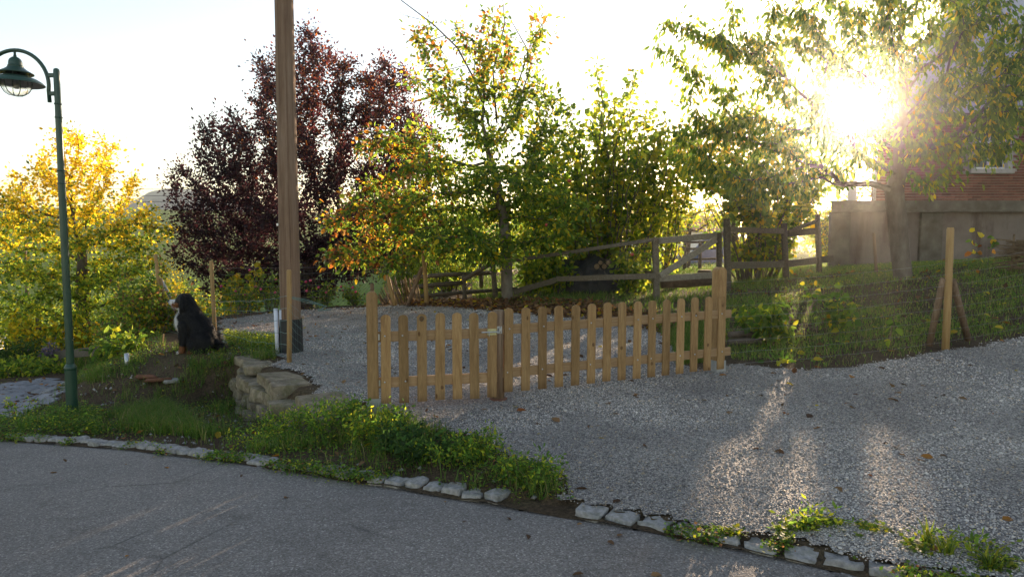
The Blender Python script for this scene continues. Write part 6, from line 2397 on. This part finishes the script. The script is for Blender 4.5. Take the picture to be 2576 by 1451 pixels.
# fallen leaves
LIT = poly_px([(1020, 772), (1150, 776), (1260, 788), (1420, 800), (1560, 818), (1660, 842), (1700, 830), (1640, 790), (1500, 762), (1300, 752), (1200, 758), (1040, 762)])
cover('fallen_leaves', 'brown leaf litter along the far edge of the gravel', LIT, 3600, .10, [(.85, BROWN), (.10, ORANGE), (.06, YELLOW)], hgt=.07, cat='leaf litter', m='litter', flat=.9)
FARE = poly_px([(550, 812), (700, 792), (850, 782), (1040, 775), (1040, 764), (850, 770), (700, 780), (550, 798)])
cover('fallen_leaves', 'orange leaves along the mesh fence', FARE, 420, .10, [(.4, BROWN), (.4, ORANGE), (.2, YELLOW)], hgt=.05, cat='leaf litter', m='litter')
cover('fallen_leaves', 'single fallen leaves scattered on the gravel', GPOLY, 900, .075, [(.75, BROWN), (.18, ORANGE), (.07, YELLOW)], hgt=.012, cat='leaf litter', m='litter', dens=lambda x, y: ((y > 3) & (x < 8)) * np.clip(.25 + (y - 4) * .08, .12, 1), flat=1.6)
cover('fallen_leaves', 'fallen leaves lying in the grass of the bank', BANK, 420, .10, [(.4, ORANGE), (.4, BROWN), (.3, YELLOW)], hgt=.06, cat='leaf litter', m='litter')
cover('fallen_leaves', 'fallen leaves on mound and verge', MOUND, 300, .075, [(.6, BROWN), (.2, ORANGE), (.1, YELLOW)], hgt=.05, cat='leaf litter', m='litter')
cover('fallen_leaves', 'brown leaves blown onto the paved path', PVP, 160, .07, [(.7, BROWN), (.2, ORANGE)], hgt=.02, cat='leaf litter', m='litter')
RD = [(p[0] - .25, p[1] - .5) for p in KERB if -7 < p[0] < 3] + [(-5, 3), (2, 2)]
Pn = 46
xy = np.stack([grg.uniform(-5, 2, 400), grg.uniform(2.2, 6.6, 400)], 1)
xy = xy[on_road(xy[:, 0], xy[:, 1])][:Pn]
P = np.column_stack([xy, road_z(xy[:, 0], xy[:, 1]) + .008])
k = len(P)
L = .045 * grg.uniform(.6, 1.4, k)
tag(geo_obj('fallen_leaves', leaves_geo(P, rdir(k, grg) * [1, 1, .1], unit(rdir(k, grg) * .3 + [0, 0, 1]), L, L * .6, pal(k, [(.8, BROWN), (.2, ORANGE)], grg), True), M['litter']), 'few small dry leaves on the asphalt', 'leaf litter', kind='stuff')
# stones on the dirt slope and the verge
P = scatter(900, MOUND, grg)
n = len(P)
sz = grg.uniform(.006, .022, n)
q = unit(grg.normal(size=(n, 4)))
loc = oct_[None] * grg.uniform(.6, 1.3, (n, 1, 3)) + grg.normal(0, .15, (n, 6, 3))
V = loc * sz[:, None, None] + (P + [0, 0, .006])[:, None]
gcol = grg.uniform(.10, .42, (n, 1)) * np.array([[1, .95, .88]])
o = link(bpy.data.objects.new('rubble', np_mesh('rubble', V.reshape(-1, 3), None, (np.arange(n)[:, None, None] * 6 + of[None]).reshape(-1, 3), np.repeat(gcol, 6, 0))), M['pebble'])
tag(o, 'small stones on the dirt slope and verge', 'rubble', kind='stuff')

# ------------------------------------------------------------------ haze volume added to make the glare round the sun
hm = bpy.data.materials.new('haze')
hm.use_nodes = True
hn_ = hm.node_tree
hn_.nodes.clear()
ho = hn_.nodes.new('ShaderNodeOutputMaterial')
hv_ = hn_.nodes.new('ShaderNodeVolumePrincipled')
hv_.inputs['Color'].default_value = (1.0, .97, .93, 1)
hv_.inputs['Density'].default_value = .0009
hv_.inputs['Anisotropy'].default_value = .93
hn_.links.new(hv_.outputs['Volume'], ho.inputs['Volume'])
hz_o = obj('haze', MB().box((0, 350, 24), (2400, 1000, 72)), hm)
tag(hz_o, 'thin haze added for the glare round the sun', 'haze', kind='stuff')
